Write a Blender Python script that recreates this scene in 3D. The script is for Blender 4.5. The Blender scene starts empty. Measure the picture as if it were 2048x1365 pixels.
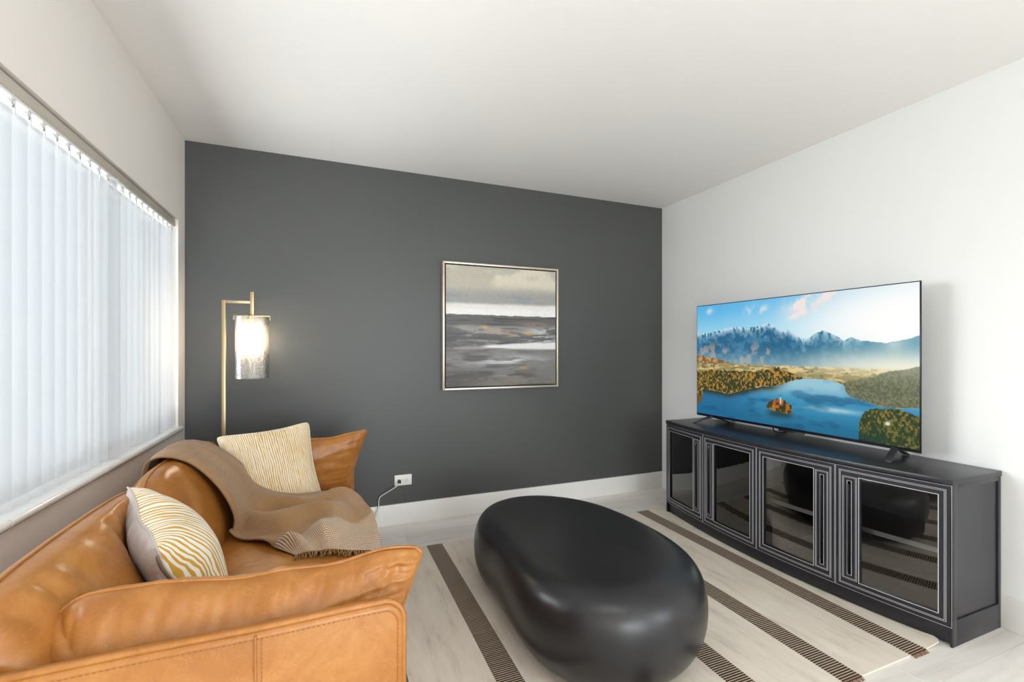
import bpy, bmesh, math, random
import numpy as np
from mathutils import Vector, Matrix, noise as mn

random.seed(7)
scene = bpy.context.scene
col = scene.collection
PI = math.pi

# ------------------------------------------------------------------ camera
CAM_H = 1.21
cam_d = bpy.data.cameras.new('camera')
cam = bpy.data.objects.new('camera', cam_d)
col.objects.link(cam)
cam.location = (0, 0, CAM_H)
cam.rotation_euler = (PI / 2, 0, -math.radians(22.12))
cam_d.sensor_width = 36.0
cam_d.lens = 920 / 2048 * 36.0
cam_d.shift_y = 16.5 / 2048
cam_d.clip_start = 0.02
scene.camera = cam

# ------------------------------------------------------------------ world, daylight, exposure
world = bpy.data.worlds.new('daylight')
scene.world = world
world.use_nodes = True
bg = world.node_tree.nodes['Background']
bg.inputs[0].default_value = (0.80, 0.90, 1.0, 1)
bg.inputs[1].default_value = 0.55

vs = scene.view_settings
vs.view_transform = 'Standard'
vs.look = 'None'
vs.gamma = 1.0
vs.use_curve_mapping = False
vs.exposure = -0.22
EXPO = 2 ** vs.exposure

def area_light(name, loc, rot, sx, sy, power, color):
    d = bpy.data.lights.new(name, 'AREA')
    d.shape = 'RECTANGLE'
    d.size, d.size_y = sx, sy
    d.energy = power
    d.color = color
    o = bpy.data.objects.new(name, d)
    o.location = loc
    o.rotation_euler = rot
    col.objects.link(o)
    return o

# daylight outside the blinds' window (left wall); the other three lights are added fill
sky = area_light('bright_sky', (-5.0, 3.1, 1.95), (0, 0, 0), 2.8, 2.6, 700, (0.93, 0.965, 1.0))
sky.rotation_euler = (Vector((2.7, 1.45, 1.15)) - sky.location).to_track_quat('-Z', 'Y').to_euler()
area_light('ground_bounce_fill', (-3.0, 2.3, -0.05), (PI, 0, 0), 2.8, 4.0, 400, (0.96, 0.98, 1.0))  # added upward fill through the blinds, brightens the ceiling
area_light('glass_door_fill', (1.0, -6.35, 1.20), (PI / 2, 0, 0), 3.0, 2.1, 290, (0.90, 0.95, 1.0))  # fill light behind the added glass doors
area_light('side_window_fill', (3.15, -2.2, 1.30), (0, PI / 2, 0), 1.9, 2.8, 130, (0.90, 0.95, 1.0))  # fill light behind the added side window

scene.cycles.use_denoising = True
scene.cycles.max_bounces = 10
scene.cycles.diffuse_bounces = 6
scene.cycles.transparent_max_bounces = 16
scene.cycles.sample_clamp_indirect = 0.0
scene.cycles.caustics_reflective = False
scene.cycles.caustics_refractive = False

# ------------------------------------------------------------------ helpers
def S(r, g, b):
    f = lambda c: (c / 255 / 12.92) if c / 255 <= 0.04045 else ((c / 255 + 0.055) / 1.055) ** 2.4
    return (f(r), f(g), f(b), 1.0)

def put(o, parent=None):
    col.objects.link(o)
    if parent is not None:
        o.parent = parent
        o.matrix_parent_inverse = Matrix.Translation(-Vector(parent.location))
    return o

def tag(o, label, cat, group=None):
    o['label'] = label
    o['category'] = cat
    if group:
        o['group'] = group
    return o

def thing(name, loc, label, cat, group=None):
    o = bpy.data.objects.new(name, None)
    o.location = loc
    o.empty_display_size = 0.05
    col.objects.link(o)
    return tag(o, label, cat, group)

def structure(o):
    o['kind'] = 'structure'
    return o

class MB:
    """collects verts and faces in world space"""
    def __init__(s):
        s.v, s.f = [], []
    def quadbox(s, lo, hi, fn=None, ny=1):
        (x0, y0, z0), (x1, y1, z1) = lo, hi
        b = len(s.v)
        for i in range(ny + 1):
            y = y0 + (y1 - y0) * i / ny
            for (x, z) in ((x0, z0), (x1, z0), (x1, z1), (x0, z1)):
                p = (x, y, z)
                s.v.append(fn(*p) if fn else p)
        for i in range(ny):
            a = b + 4 * i
            for k in range(4):
                k2 = (k + 1) % 4
                s.f.append((a + k, a + k2, a + 4 + k2, a + 4 + k))
        e = b + 4 * ny
        s.f.append((b + 3, b + 2, b + 1, b))
        s.f.append((e, e + 1, e + 2, e + 3))
        return s
    def tube(s, pts, r, n=8, closed=False, rfn=None):
        pts = [Vector(p) for p in pts]
        m = len(pts)
        b = len(s.v)
        nrm = None
        for i, p in enumerate(pts):
            if closed:
                t = pts[(i + 1) % m] - pts[i - 1]
            else:
                t = pts[min(i + 1, m - 1)] - pts[max(i - 1, 0)]
            if t.length < 1e-9:
                t = Vector((0, 0, 1))
            t.normalize()
            if nrm is None:
                ref = Vector((0, 0, 1)) if abs(t.z) < 0.9 else Vector((1, 0, 0))
                nrm = t.cross(ref).normalized()
            else:
                nrm = (nrm - t * nrm.dot(t))
                nrm = nrm.normalized() if nrm.length > 1e-6 else t.orthogonal().normalized()
            bi = t.cross(nrm)
            rr = rfn(i / max(1, m - 1)) * r if rfn else r
            for k in range(n):
                a = 2 * PI * k / n
                s.v.append(tuple(p + nrm * (rr * math.cos(a)) + bi * (rr * math.sin(a))))
        segs = m if closed else m - 1
        for i in range(segs):
            a, c = b + i * n, b + ((i + 1) % m) * n
            for k in range(n):
                k2 = (k + 1) % n
                s.f.append((a + k, a + k2, c + k2, c + k))
        if not closed:
            s.f.append(tuple(b + k for k in reversed(range(n))))
            e = b + (m - 1) * n
            s.f.append(tuple(e + k for k in range(n)))
        return s
    def lathe(s, prof, cx, cy, n=32):
        b = len(s.v)
        for (r, z) in prof:
            for k in range(n):
                a = 2 * PI * k / n
                s.v.append((cx + r * math.cos(a), cy + r * math.sin(a), z))
        for i in range(len(prof) - 1):
            for k in range(n):
                k2 = (k + 1) % n
                s.f.append((b + i * n + k, b + i * n + k2, b + (i + 1) * n + k2, b + (i + 1) * n + k))
        return s
    def grid(s, P, nu, nv, flip=False):
        b = len(s.v)
        for j in range(nv):
            for i in range(nu):
                s.v.append(tuple(P(i / (nu - 1), j / (nv - 1))))
        for j in range(nv - 1):
            for i in range(nu - 1):
                a = b + j * nu + i
                q = (a, a + 1, a + nu + 1, a + nu)
                s.f.append(q[::-1] if flip else q)
        return s
    def build(s, name, mat, parent=None, smooth=False, bevel=0.0, segs=2, merge=False):
        me = bpy.data.meshes.new(name)
        me.from_pydata(s.v, [], s.f)
        bm = bmesh.new()
        bm.from_mesh(me)
        if merge:
            bmesh.ops.remove_doubles(bm, verts=bm.verts, dist=1e-5)
        bmesh.ops.recalc_face_normals(bm, faces=bm.faces)
        if bevel > 0:
            es = [e for e in bm.edges if len(e.link_faces) == 2 and e.calc_face_angle(0) > 0.6]
            bmesh.ops.bevel(bm, geom=es, offset=bevel, segments=segs, profile=0.5, affect='EDGES', clamp_overlap=True)
        bm.to_mesh(me)
        bm.free()
        if smooth:
            for p in me.polygons:
                p.use_smooth = True
            if bevel > 0 or smooth == 'auto':
                me.set_sharp_from_angle(angle=math.radians(40))
        if mat:
            me.materials.append(mat)
        o = bpy.data.objects.new(name, me)
        return put(o, parent)

def box(name, lo, hi, mat, parent=None, bevel=0.0, segs=2):
    return MB().quadbox(lo, hi).build(name, mat, parent, smooth=bevel > 0, bevel=bevel, segs=segs)

def catmull(pts, n):
    pts = [Vector(p) for p in pts]
    out = []
    m = len(pts) - 1
    for i in range(n):
        t = i / (n - 1) * m
        k = min(int(t), m - 1)
        f = t - k
        p0, p1, p2, p3 = pts[max(k - 1, 0)], pts[k], pts[k + 1], pts[min(k + 2, m)]
        out.append(0.5 * ((2 * p1) + (p2 - p0) * f + (2 * p0 - 5 * p1 + 4 * p2 - p3) * f * f + (3 * p1 - p0 - 3 * p2 + p3) * f ** 3))
    return out

def n3(x, y, z):
    return mn.noise(Vector((x, y, z)))

# ------------------------------------------------------------------ materials
def nodes_of(name):
    m = bpy.data.materials.new(name)
    m.use_nodes = True
    nt = m.node_tree
    return m, nt, nt.nodes['Principled BSDF'], nt.nodes['Material Output']

def N(nt, typ, **kw):
    n = nt.nodes.new(typ)
    for k, v in kw.items():
        if k in n.inputs:
            n.inputs[k].default_value = v
        else:
            setattr(n, k, v)
    return n

def coords(nt, kind='Object', scale=(1, 1, 1), rot=(0, 0, 0)):
    tc = N(nt, 'ShaderNodeTexCoord')
    mp = N(nt, 'ShaderNodeMapping')
    mp.inputs['Scale'].default_value = scale
    mp.inputs['Rotation'].default_value = rot
    nt.links.new(tc.outputs[kind], mp.inputs['Vector'])
    return mp.outputs['Vector']

def ramp(nt, fac, stops):
    r = N(nt, 'ShaderNodeValToRGB')
    e = r.color_ramp.elements
    while len(e) < len(stops):
        e.new(0.5)
    for i, (p, c) in enumerate(stops):
        e[i].position = p
        e[i].color = c
    nt.links.new(fac, r.inputs['Fac'])
    return r.outputs['Color']

def mat(name, color, rough=0.5, metal=0.0, spec=0.5, var=None, bump=None, color2=None, coat=0.0, sheen=0.0, kind='Object'):
    """var=(scale vec, detail) mixes color -> color2;  bump=(scale vec, strength, distance)"""
    m, nt, p, out = nodes_of(name)
    p.inputs['Base Color'].default_value = color
    p.inputs['Roughness'].default_value = rough
    p.inputs['Metallic'].default_value = metal
    p.inputs['Specular IOR Level'].default_value = spec
    p.inputs['Coat Weight'].default_value = coat
    if sheen:
        p.inputs['Sheen Weight'].default_value = sheen
    if var and color2:
        t = N(nt, 'ShaderNodeTexNoise', Scale=1.0, Detail=var[1], Roughness=0.6)
        nt.links.new(coords(nt, kind, var[0]), t.inputs['Vector'])
        c = ramp(nt, t.outputs['Fac'], [(0.3, color), (0.7, color2)])
        nt.links.new(c, p.inputs['Base Color'])
    if bump:
        t = N(nt, 'ShaderNodeTexNoise', Scale=1.0, Detail=4.0)
        nt.links.new(coords(nt, kind, bump[0]), t.inputs['Vector'])
        b = N(nt, 'ShaderNodeBump', Strength=bump[1], Distance=bump[2])
        nt.links.new(t.outputs['Fac'], b.inputs['Height'])
        nt.links.new(b.outputs['Normal'], p.inputs['Normal'])
    return m

def V3(s):
    return (s, s, s)

M_wall_white = mat('white_wall_paint', S(235, 236, 235), 0.6, spec=0.3, bump=(V3(120), 0.12, 0.002))
M_wall_left = mat('warm_white_wall_paint', S(238, 232, 225), 0.65, spec=0.3, bump=(V3(120), 0.12, 0.002))
M_wall_dark = mat('charcoal_wall_paint', S(77, 78, 77), 0.42, spec=0.45, bump=(V3(140), 0.10, 0.002))
M_ceiling = mat('ceiling_paint', S(243, 241, 238), 0.8, spec=0.2, bump=(V3(60), 0.15, 0.003))
M_trim = mat('white_trim_paint', S(236, 234, 231), 0.4, spec=0.4)
M_plank_base = mat('floor_underlay', S(120, 112, 104), 0.9)
M_plastic_white = mat('white_plastic', S(235, 233, 228), 0.35)
M_black_plastic = mat('black_plastic', S(22, 22, 24), 0.35)
M_tile = mat('glazed_white_tile', S(232, 231, 227), 0.12, spec=0.6)
M_grout = mat('grey_grout', S(120, 117, 112), 0.9)
M_headrail = mat('beige_headrail', S(190, 182, 170), 0.5)
M_alu = mat('window_frame_bronze', S(120, 118, 114), 0.5)
M_steel = mat('steel_clip', S(150, 150, 150), 0.3, metal=1.0)

# wood planks (grain along X)
def plank_material():
    m, nt, p, out = nodes_of('pale_grey_oak')
    oi = N(nt, 'ShaderNodeObjectInfo')
    tc = N(nt, 'ShaderNodeTexCoord')
    add = N(nt, 'ShaderNodeVectorMath', operation='ADD')
    mul = N(nt, 'ShaderNodeVectorMath', operation='MULTIPLY')
    mul.inputs[1].default_value = (1.6, 16, 1)
    sc = N(nt, 'ShaderNodeVectorMath', operation='SCALE')
    sc.inputs['Scale'].default_value = 37.0
    cmb = N(nt, 'ShaderNodeCombineXYZ')
    for k in range(3):
        nt.links.new(oi.outputs['Random'], cmb.inputs[k])
    nt.links.new(cmb.outputs[0], sc.inputs[0])
    nt.links.new(tc.outputs['Object'], mul.inputs[0])
    nt.links.new(mul.outputs[0], add.inputs[0])
    nt.links.new(sc.outputs[0], add.inputs[1])
    t = N(nt, 'ShaderNodeTexNoise', Scale=1.0, Detail=7.0, Roughness=0.62, Distortion=0.6)
    nt.links.new(add.outputs[0], t.inputs['Vector'])
    c = ramp(nt, t.outputs['Fac'], [(0.22, S(198, 189, 181)), (0.42, S(222, 216, 209)), (0.62, S(232, 227, 221)), (0.85, S(215, 208, 200))])
    hsv = N(nt, 'ShaderNodeHueSaturation')
    mr = N(nt, 'ShaderNodeMapRange')
    mr.inputs['To Min'].default_value = 0.93
    mr.inputs['To Max'].default_value = 1.05
    nt.links.new(oi.outputs['Random'], mr.inputs['Value'])
    nt.links.new(mr.outputs[0], hsv.inputs['Value'])
    nt.links.new(c, hsv.inputs['Color'])
    nt.links.new(hsv.outputs[0], p.inputs['Base Color'])
    p.inputs['Roughness'].default_value = 0.42
    b = N(nt, 'ShaderNodeBump', Strength=0.08, Distance=0.002)
    nt.links.new(t.outputs['Fac'], b.inputs['Height'])
    nt.links.new(b.outputs[0], p.inputs['Normal'])
    return m
M_plank = plank_material()

def leather_material(name, dark, mid, light, rough=0.33):
    m, nt, p, out = nodes_of(name)
    t = N(nt, 'ShaderNodeTexNoise', Scale=7.0, Detail=6.0, Roughness=0.65, Distortion=0.8)
    nt.links.new(coords(nt), t.inputs['Vector'])
    c = ramp(nt, t.outputs['Fac'], [(0.25, dark), (0.5, mid), (0.78, light)])
    # pale scuff veins
    t2 = N(nt, 'ShaderNodeTexNoise', Scale=16.0, Detail=3.0, Distortion=2.2)
    nt.links.new(coords(nt), t2.inputs['Vector'])
    sub = N(nt, 'ShaderNodeMath', operation='SUBTRACT')
    sub.inputs[1].default_value = 0.5
    ab = N(nt, 'ShaderNodeMath', operation='ABSOLUTE')
    nt.links.new(t2.outputs['Fac'], sub.inputs[0])
    nt.links.new(sub.outputs[0], ab.inputs[0])
    fac = ramp(nt, ab.outputs[0], [(0.0, (0.35, 0.35, 0.35, 1)), (0.018, (0, 0, 0, 1))])
    mx = N(nt, 'ShaderNodeMixRGB')
    mx.inputs['Color2'].default_value = light
    nt.links.new(fac, mx.inputs['Fac'])
    nt.links.new(c, mx.inputs['Color1'])
    nt.links.new(mx.outputs[0], p.inputs['Base Color'])
    p.inputs['Roughness'].default_value = rough
    p.inputs['Specular IOR Level'].default_value = 0.5
    g = N(nt, 'ShaderNodeTexVoronoi', Scale=420.0)
    nt.links.new(coords(nt), g.inputs['Vector'])
    b = N(nt, 'ShaderNodeBump', Strength=0.10, Distance=0.0008)
    nt.links.new(g.outputs['Distance'], b.inputs['Height'])
    t3 = N(nt, 'ShaderNodeTexNoise', Scale=22.0, Detail=4.0, Distortion=0.5)
    nt.links.new(coords(nt), t3.inputs['Vector'])
    b2 = N(nt, 'ShaderNodeBump', Strength=0.28, Distance=0.006)
    nt.links.new(t3.outputs['Fac'], b2.inputs['Height'])
    nt.links.new(b.outputs[0], b2.inputs['Normal'])
    nt.links.new(b2.outputs[0], p.inputs['Normal'])
    return m
M_leather = leather_material('caramel_leather', S(144, 88, 34), S(164, 105, 45), S(186, 131, 70))
M_stitch = mat('brown_thread', S(120, 74, 36), 0.8)
M_stitch_tan = mat('tan_thread', S(158, 102, 50), 0.8)
M_leg_wood = mat('dark_leg_wood', S(60, 42, 30), 0.5)

def glass_thin(name, tint, reflect=1.0, rough=0.0):
    m, nt, p, out = nodes_of(name)
    nt.nodes.remove(p)
    tr = N(nt, 'ShaderNodeBsdfTransparent')
    tr.inputs['Color'].default_value = tint
    gl = N(nt, 'ShaderNodeBsdfGlossy')
    gl.inputs['Roughness'].default_value = rough
    fr = N(nt, 'ShaderNodeFresnel', IOR=1.5)
    mu = N(nt, 'ShaderNodeMath', operation='MULTIPLY')
    mu.inputs[1].default_value = reflect
    mx = N(nt, 'ShaderNodeMixShader')
    nt.links.new(fr.outputs[0], mu.inputs[0])
    nt.links.new(mu.outputs[0], mx.inputs[0])
    nt.links.new(tr.outputs[0], mx.inputs[1])
    nt.links.new(gl.outputs[0], mx.inputs[2])
    nt.links.new(mx.outputs[0], out.inputs['Surface'])
    return m
M_window_glass = glass_thin('coated_window_glass', (0.97, 0.98, 0.98, 1), 0.003)
M_door_glass = glass_thin('cabinet_door_glass', (0.90, 0.89, 0.88, 1), 2.2, 0.0)

def translucent_material(name, color, trans):
    m, nt, p, out = nodes_of(name)
    nt.nodes.remove(p)
    d = N(nt, 'ShaderNodeBsdfDiffuse')
    d.inputs['Color'].default_value = color
    t = N(nt, 'ShaderNodeBsdfTranslucent')
    t.inputs['Color'].default_value = color
    mx = N(nt, 'ShaderNodeMixShader')
    mx.inputs[0].default_value = trans
    nt.links.new(d.outputs[0], mx.inputs[1])
    nt.links.new(t.outputs[0], mx.inputs[2])
    nt.links.new(mx.outputs[0], out.inputs['Surface'])
    return m
def vane_material():
    """sheer white vinyl: part lets the view through, part scatters"""
    m, nt, p, out = nodes_of('sheer_white_vinyl')
    nt.nodes.remove(p)
    c = S(224, 227, 230)
    d = N(nt, 'ShaderNodeBsdfDiffuse')
    t = N(nt, 'ShaderNodeBsdfTranslucent')
    tr = N(nt, 'ShaderNodeBsdfTransparent')
    d.inputs['Color'].default_value = c
    t.inputs['Color'].default_value = c
    a = N(nt, 'ShaderNodeMixShader')
    a.inputs[0].default_value = 0.08
    nt.links.new(d.outputs[0], a.inputs[1])
    nt.links.new(t.outputs[0], a.inputs[2])
    b = N(nt, 'ShaderNodeMixShader')
    b.inputs[0].default_value = 0.60
    nt.links.new(a.outputs[0], b.inputs[1])
    nt.links.new(tr.outputs[0], b.inputs[2])
    nt.links.new(b.outputs[0], out.inputs['Surface'])
    return m
M_vane = vane_material()

def attr_material(name, emission=0.0, rough=0.5, spec=0.5):
    m, nt, p, out = nodes_of(name)
    a = N(nt, 'ShaderNodeVertexColor')
    a.layer_name = 'picture'
    if emission > 0:
        p.inputs['Base Color'].default_value = (0.01, 0.01, 0.012, 1)
        nt.links.new(a.outputs['Color'], p.inputs['Emission Color'])
        p.inputs['Emission Strength'].default_value = emission
    else:
        nt.links.new(a.outputs['Color'], p.inputs['Base Color'])
    p.inputs['Roughness'].default_value = rough
    p.inputs['Specular IOR Level'].default_value = spec
    return m

def picture_grid(name, corner, eu, ev, nu, nv, rgb, material, parent):
    """flat picture: corner = top-left, eu to the right, ev downwards; rgb (nv,nu,3) linear"""
    u = np.linspace(0, 1, nu)
    v = np.linspace(0, 1, nv)
    U, Vv = np.meshgrid(u, v)
    P = np.array(corner)[None, None, :] + U[..., None] * np.array(eu) + Vv[..., None] * np.array(ev)
    idx = np.arange(nu * nv).reshape(nv, nu)
    F = np.stack([idx[:-1, :-1], idx[1:, :-1], idx[1:, 1:], idx[:-1, 1:]], -1).reshape(-1, 4)
    me = bpy.data.meshes.new(name)
    me.from_pydata(P.reshape(-1, 3).tolist(), [], F.tolist())
    at = me.color_attributes.new('picture', 'FLOAT_COLOR', 'POINT')
    rgba = np.concatenate([rgb.reshape(-1, 3), np.ones((nu * nv, 1))], 1).astype(np.float32)
    at.data.foreach_set('color', rgba.ravel())
    me.materials.append(material)
    return put(bpy.data.objects.new(name, me), parent)

# numpy noise for the two pictures
def vnoise(x, y, seed):
    def h(i, j):
        a = np.sin(i * 127.1 + j * 311.7 + seed * 74.7) * 43758.5453
        return a - np.floor(a)
    xi, yi = np.floor(x), np.floor(y)
    xf, yf = x - xi, y - yi
    xf, yf = xf * xf * (3 - 2 * xf), yf * yf * (3 - 2 * yf)
    a = h(xi, yi) * (1 - xf) + h(xi + 1, yi) * xf
    b = h(xi, yi + 1) * (1 - xf) + h(xi + 1, yi + 1) * xf
    return a * (1 - yf) + b * yf

def fbm(x, y, seed, octs=5):
    s, a, t = 0, 1, 0
    for k in range(octs):
        s = s + a * vnoise(x * 2 ** k, y * 2 ** k, seed + k * 13)
        t += a
        a *= 0.55
    return s / t

def lin(c):
    c = np.asarray(c, float) / 255
    return np.where(c <= 0.04045, c / 12.92, ((c + 0.055) / 1.055) ** 2.4)

def sm(a, b, x):
    t = np.clip((x - a) / (b - a), 0, 1)
    return t * t * (3 - 2 * t)

def mixc(A, c, m):
    return A * (1 - m[..., None]) + np.asarray(c, float) * m[..., None]

# ------------------------------------------------------------------ room shell
XL, XR, YB, YR, ZC = -0.767, 2.739, 3.243, -6.05, 2.445
WT = 0.22
WTL = 0.105                     # the window wall is thin
WY0, WY1, WZ0, WZ1 = 1.05, 3.112, 0.745, 1.943      # window opening in the left wall

floor = structure(box('floor', (XL - WT, YR - WT, -0.12), (XR + WT, YB + WT, -0.006), M_plank_base))
rowh = 0.190
nrow = int((YB - YR) / rowh) + 1
plank_meshes = {}
for r in range(nrow):
    y1 = YB - r * rowh
    y0 = max(y1 - rowh, YR)
    if y1 - y0 < 0.02:
        continue
    x = XL - random.uniform(0.0, 1.3)
    while x < XR:
        L = 1.45
        a, b = max(x, XL), min(x + L, XR)
        if b - a > 0.02:
            key = (round(b - a, 3), round(y1 - y0, 3))
            if key not in plank_meshes:
                o = box('plank', (0.0004, 0.0004, -0.012), (b - a - 0.0004, y1 - y0 - 0.0004, 0.0), M_plank, floor, bevel=0.0008, segs=1)
                plank_meshes[key] = o.data
            else:
                o = put(bpy.data.objects.new('plank', plank_meshes[key]), floor)
            o.location = (a, y0, 0)
            o.matrix_parent_inverse = Matrix.Identity(4)
        x += L

structure(box('ceiling', (XL - WT, YR - WT, ZC), (XR + WT, YB + WT, ZC + 0.12), M_ceiling))
structure(box('wall_back', (XL - WT, YB, 0), (XR + WT, YB + WT, ZC), M_wall_dark))
SY0, SY1, SZL, SZH = -3.55, -0.85, 0.40, 2.15          # unseen side window added behind the camera to let in light
w2 = MB()
w2.quadbox((XR, YR, 0), (XR + WT, SY0, ZC))
w2.quadbox((XR, SY1, 0), (XR + WT, YB, ZC))
w2.quadbox((XR, SY0, 0), (XR + WT, SY1, SZL))
w2.quadbox((XR, SY0, SZH), (XR + WT, SY1, ZC))
structure(w2.build('wall_right', M_wall_white))
w2 = structure(MB().quadbox((XR + 0.10, SY0, SZL), (XR + 0.15, SY0 + 0.05, SZH)).quadbox((XR + 0.10, SY1 - 0.05, SZL), (XR + 0.15, SY1, SZH))
               .quadbox((XR + 0.10, SY0, SZH - 0.05), (XR + 0.15, SY1, SZH)).quadbox((XR + 0.10, SY0, SZL), (XR + 0.15, SY1, SZL + 0.05)).build('added_side_window', M_alu))
box('pane', (XR + 0.123, SY0 + 0.05, SZL + 0.05), (XR + 0.127, SY1 - 0.05, SZH - 0.05), M_window_glass, w2)
wl = MB()
wl.quadbox((XL - WTL, YR, 0), (XL, WY0, ZC))
wl.quadbox((XL - WTL, WY1, 0), (XL, YB, ZC))
wl.quadbox((XL - WTL, WY0, 0), (XL, WY1, WZ0))
wl.quadbox((XL - WTL, WY0, WZ1), (XL, WY1, ZC))
structure(wl.build('wall_left', M_wall_left))
wr = MB()
wr.quadbox((XL - WT, YR - WT, 0), (-0.45, YR, ZC))
wr.quadbox((2.45, YR - WT, 0), (XR + WT, YR, ZC))
wr.quadbox((-0.45, YR - WT, 2.2), (2.45, YR, ZC))
structure(wr.build('wall_rear', M_wall_white))
# unseen glass doors added behind the camera as a light source
gd = structure(MB().quadbox((-0.45, YR - 0.14, 0), (-0.38, YR - 0.08, 2.2)).quadbox((2.38, YR - 0.14, 0), (2.45, YR - 0.08, 2.2))
               .quadbox((0.96, YR - 0.14, 0), (1.04, YR - 0.08, 2.2)).quadbox((-0.45, YR - 0.14, 2.13), (2.45, YR - 0.08, 2.2))
               .quadbox((-0.45, YR - 0.14, 0), (2.45, YR - 0.08, 0.06)).build('added_glass_door', M_alu))
box('pane', (-0.38, YR - 0.112, 0.06), (0.96, YR - 0.108, 2.13), M_window_glass, gd)
box('pane', (1.04, YR - 0.112, 0.06), (2.38, YR - 0.108, 2.13), M_window_glass, gd)

BBH, BBT = 0.143, 0.016
structure(box('baseboard_back', (XL, YB - BBT, 0.0), (XR, YB, BBH), M_trim, bevel=0.003))
structure(box('baseboard_right', (XR - BBT, YR, 0.0), (XR, YB - BBT, BBH), M_trim, bevel=0.003))
structure(box('baseboard_left', (XL, YR, 0.0), (XL + BBT, YB - BBT, BBH), M_trim, bevel=0.003))

# window: frame, mullion, panes
win = structure(MB().quadbox((XL - 0.112, WY0, WZ0), (XL - 0.078, WY0 + 0.05, WZ1)).quadbox((XL - 0.112, WY1 - 0.05, WZ0), (XL - 0.078, WY1, WZ1))
                .quadbox((XL - 0.112, WY0, WZ1 - 0.05), (XL - 0.078, WY1, WZ1)).quadbox((XL - 0.112, WY0, WZ0), (XL - 0.078, WY1, WZ0 + 0.06))
                .build('window_1', M_alu))
for ym in (2.33,):
    box('mullion', (XL - 0.114, ym - 0.055, WZ0), (XL - 0.076, ym + 0.055, WZ1), M_alu, win, bevel=0.004)
for (a, b) in ((WY0 + 0.05, 2.275), (2.385, WY1 - 0.05)):
    box('pane', (XL - 0.097, a, WZ0 + 0.06), (XL - 0.093, b, WZ1 - 0.05), M_window_glass, win)

# tiled sill: each bullnose tile its own piece
sill = structure(box('trim_1', (XL - 0.076, WY0, WZ0 - 0.004), (XL + 0.006, WY1 + 0.03, WZ0 + 0.014), M_grout))
TL = 0.1418
def sill_tile_mesh(L):
    # profile in XZ with a rounded nose hanging just over the wall face
    x0, x1, zt, zb = XL - 0.0755, XL + 0.024, 0.773, 0.748
    prof = [(x0, WZ0 + 0.010), (x0, zt)]
    for k in range(9):
        a = PI / 2 - PI * k / 8 * 0.92
        prof.append((x1 - 0.0125 + 0.0125 * math.cos(a), (zt + zb) / 2 + 0.0125 * math.sin(a)))
    prof += [(XL + 0.004, zb), (XL + 0.004, WZ0 + 0.010)]
    mb = MB()
    n = len(prof)
    for y in (0.0014, L - 0.0014):
        for (x, z) in prof:
            mb.v.append((x, y, z))
    for k in range(n):
        k2 = (k + 1) % n
        mb.f.append((k, k2, n + k2, n + k))
    mb.f.append(tuple(range(n)))
    mb.f.append(tuple(range(2 * n - 1, n - 1, -1)))
    return mb
base = None
y = 3.138
while y > WY0 + TL:
    if base is None:
        o = sill_tile_mesh(TL).build('sill_tile', M_tile, sill, smooth='auto')
        base = o.data
    else:
        o = put(bpy.data.objects.new('sill_tile', base), sill)
    o.location = (0, y - TL, 0)
    y -= TL
# ------------------------------------------------------------------ vertical blind
blind = thing('vertical_blind', (XL - 0.03, 1.8, 1.94), 'white vertical blind of long translucent vanes hanging in the window', 'blind')
box('headrail', (XL - 0.062, WY0 + 0.004, 1.902), (XL - 0.012, WY1 - 0.004, 1.9365), M_headrail, blind, bevel=0.002)
box('track', (XL - 0.058, WY0 + 0.006, 1.893), (XL - 0.016, WY1 - 0.006, 1.902), M_plastic_white, blind)
SP, VW = 0.0735, 0.089
def vane_mesh(tilt):
    mb = MB()
    n = 10
    ux, uy = math.sin(tilt), math.cos(tilt)
    for z in (0.7785, 1.8915):
        for k in range(n + 1):
            s = (k / n - 0.5) * VW
            b = 0.0030 * (1 - (2 * k / n - 1) ** 2)
            mb.v.append((ux * s + uy * b, uy * s - ux * b, z))
    for k in range(n):
        mb.f.append((k, k + 1, n + 2 + k, n + 1 + k))
    return mb
def clip_mesh():
    return MB().quadbox((-0.004, -0.009, 1.872), (0.004, 0.009, 1.893)).quadbox((0.003, 0.002, 1.850), (0.005, 0.006, 1.873))
vm = {}
clipd = hookd = None
y = 3.076
k = 0
while y > WY0 + 0.04:
    tilt = math.radians(20)
    if 10 <= k <= 11:
        tilt = math.radians(30 if k == 10 else 36)
    key = round(tilt, 3)
    if key not in vm:
        o = vane_mesh(tilt).build('vane', M_vane, blind, smooth=True)
        vm[key] = o.data
    else:
        o = put(bpy.data.objects.new('vane', vm[key]), blind)
    o.location = (XL - 0.026, y, 0)
    if y > 1.3:
        if clipd is None:
            c = clip_mesh().build('carrier_clip', M_plastic_white, blind)
            clipd = c.data
            h = MB().tube([(0.0, -0.014, 1.889), (0.006, -0.016, 1.880), (0.010, -0.016, 1.872), (0.008, -0.016, 1.866)], 0.0022, 6).build('hook', M_steel, blind)
            hookd = h.data
        else:
            c = put(bpy.data.objects.new('carrier_clip', clipd), blind)
            h = put(bpy.data.objects.new('hook', hookd), blind)
        c.location = h.location = (XL - 0.026, y, 0)
    y -= SP
    k += 1

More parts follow.
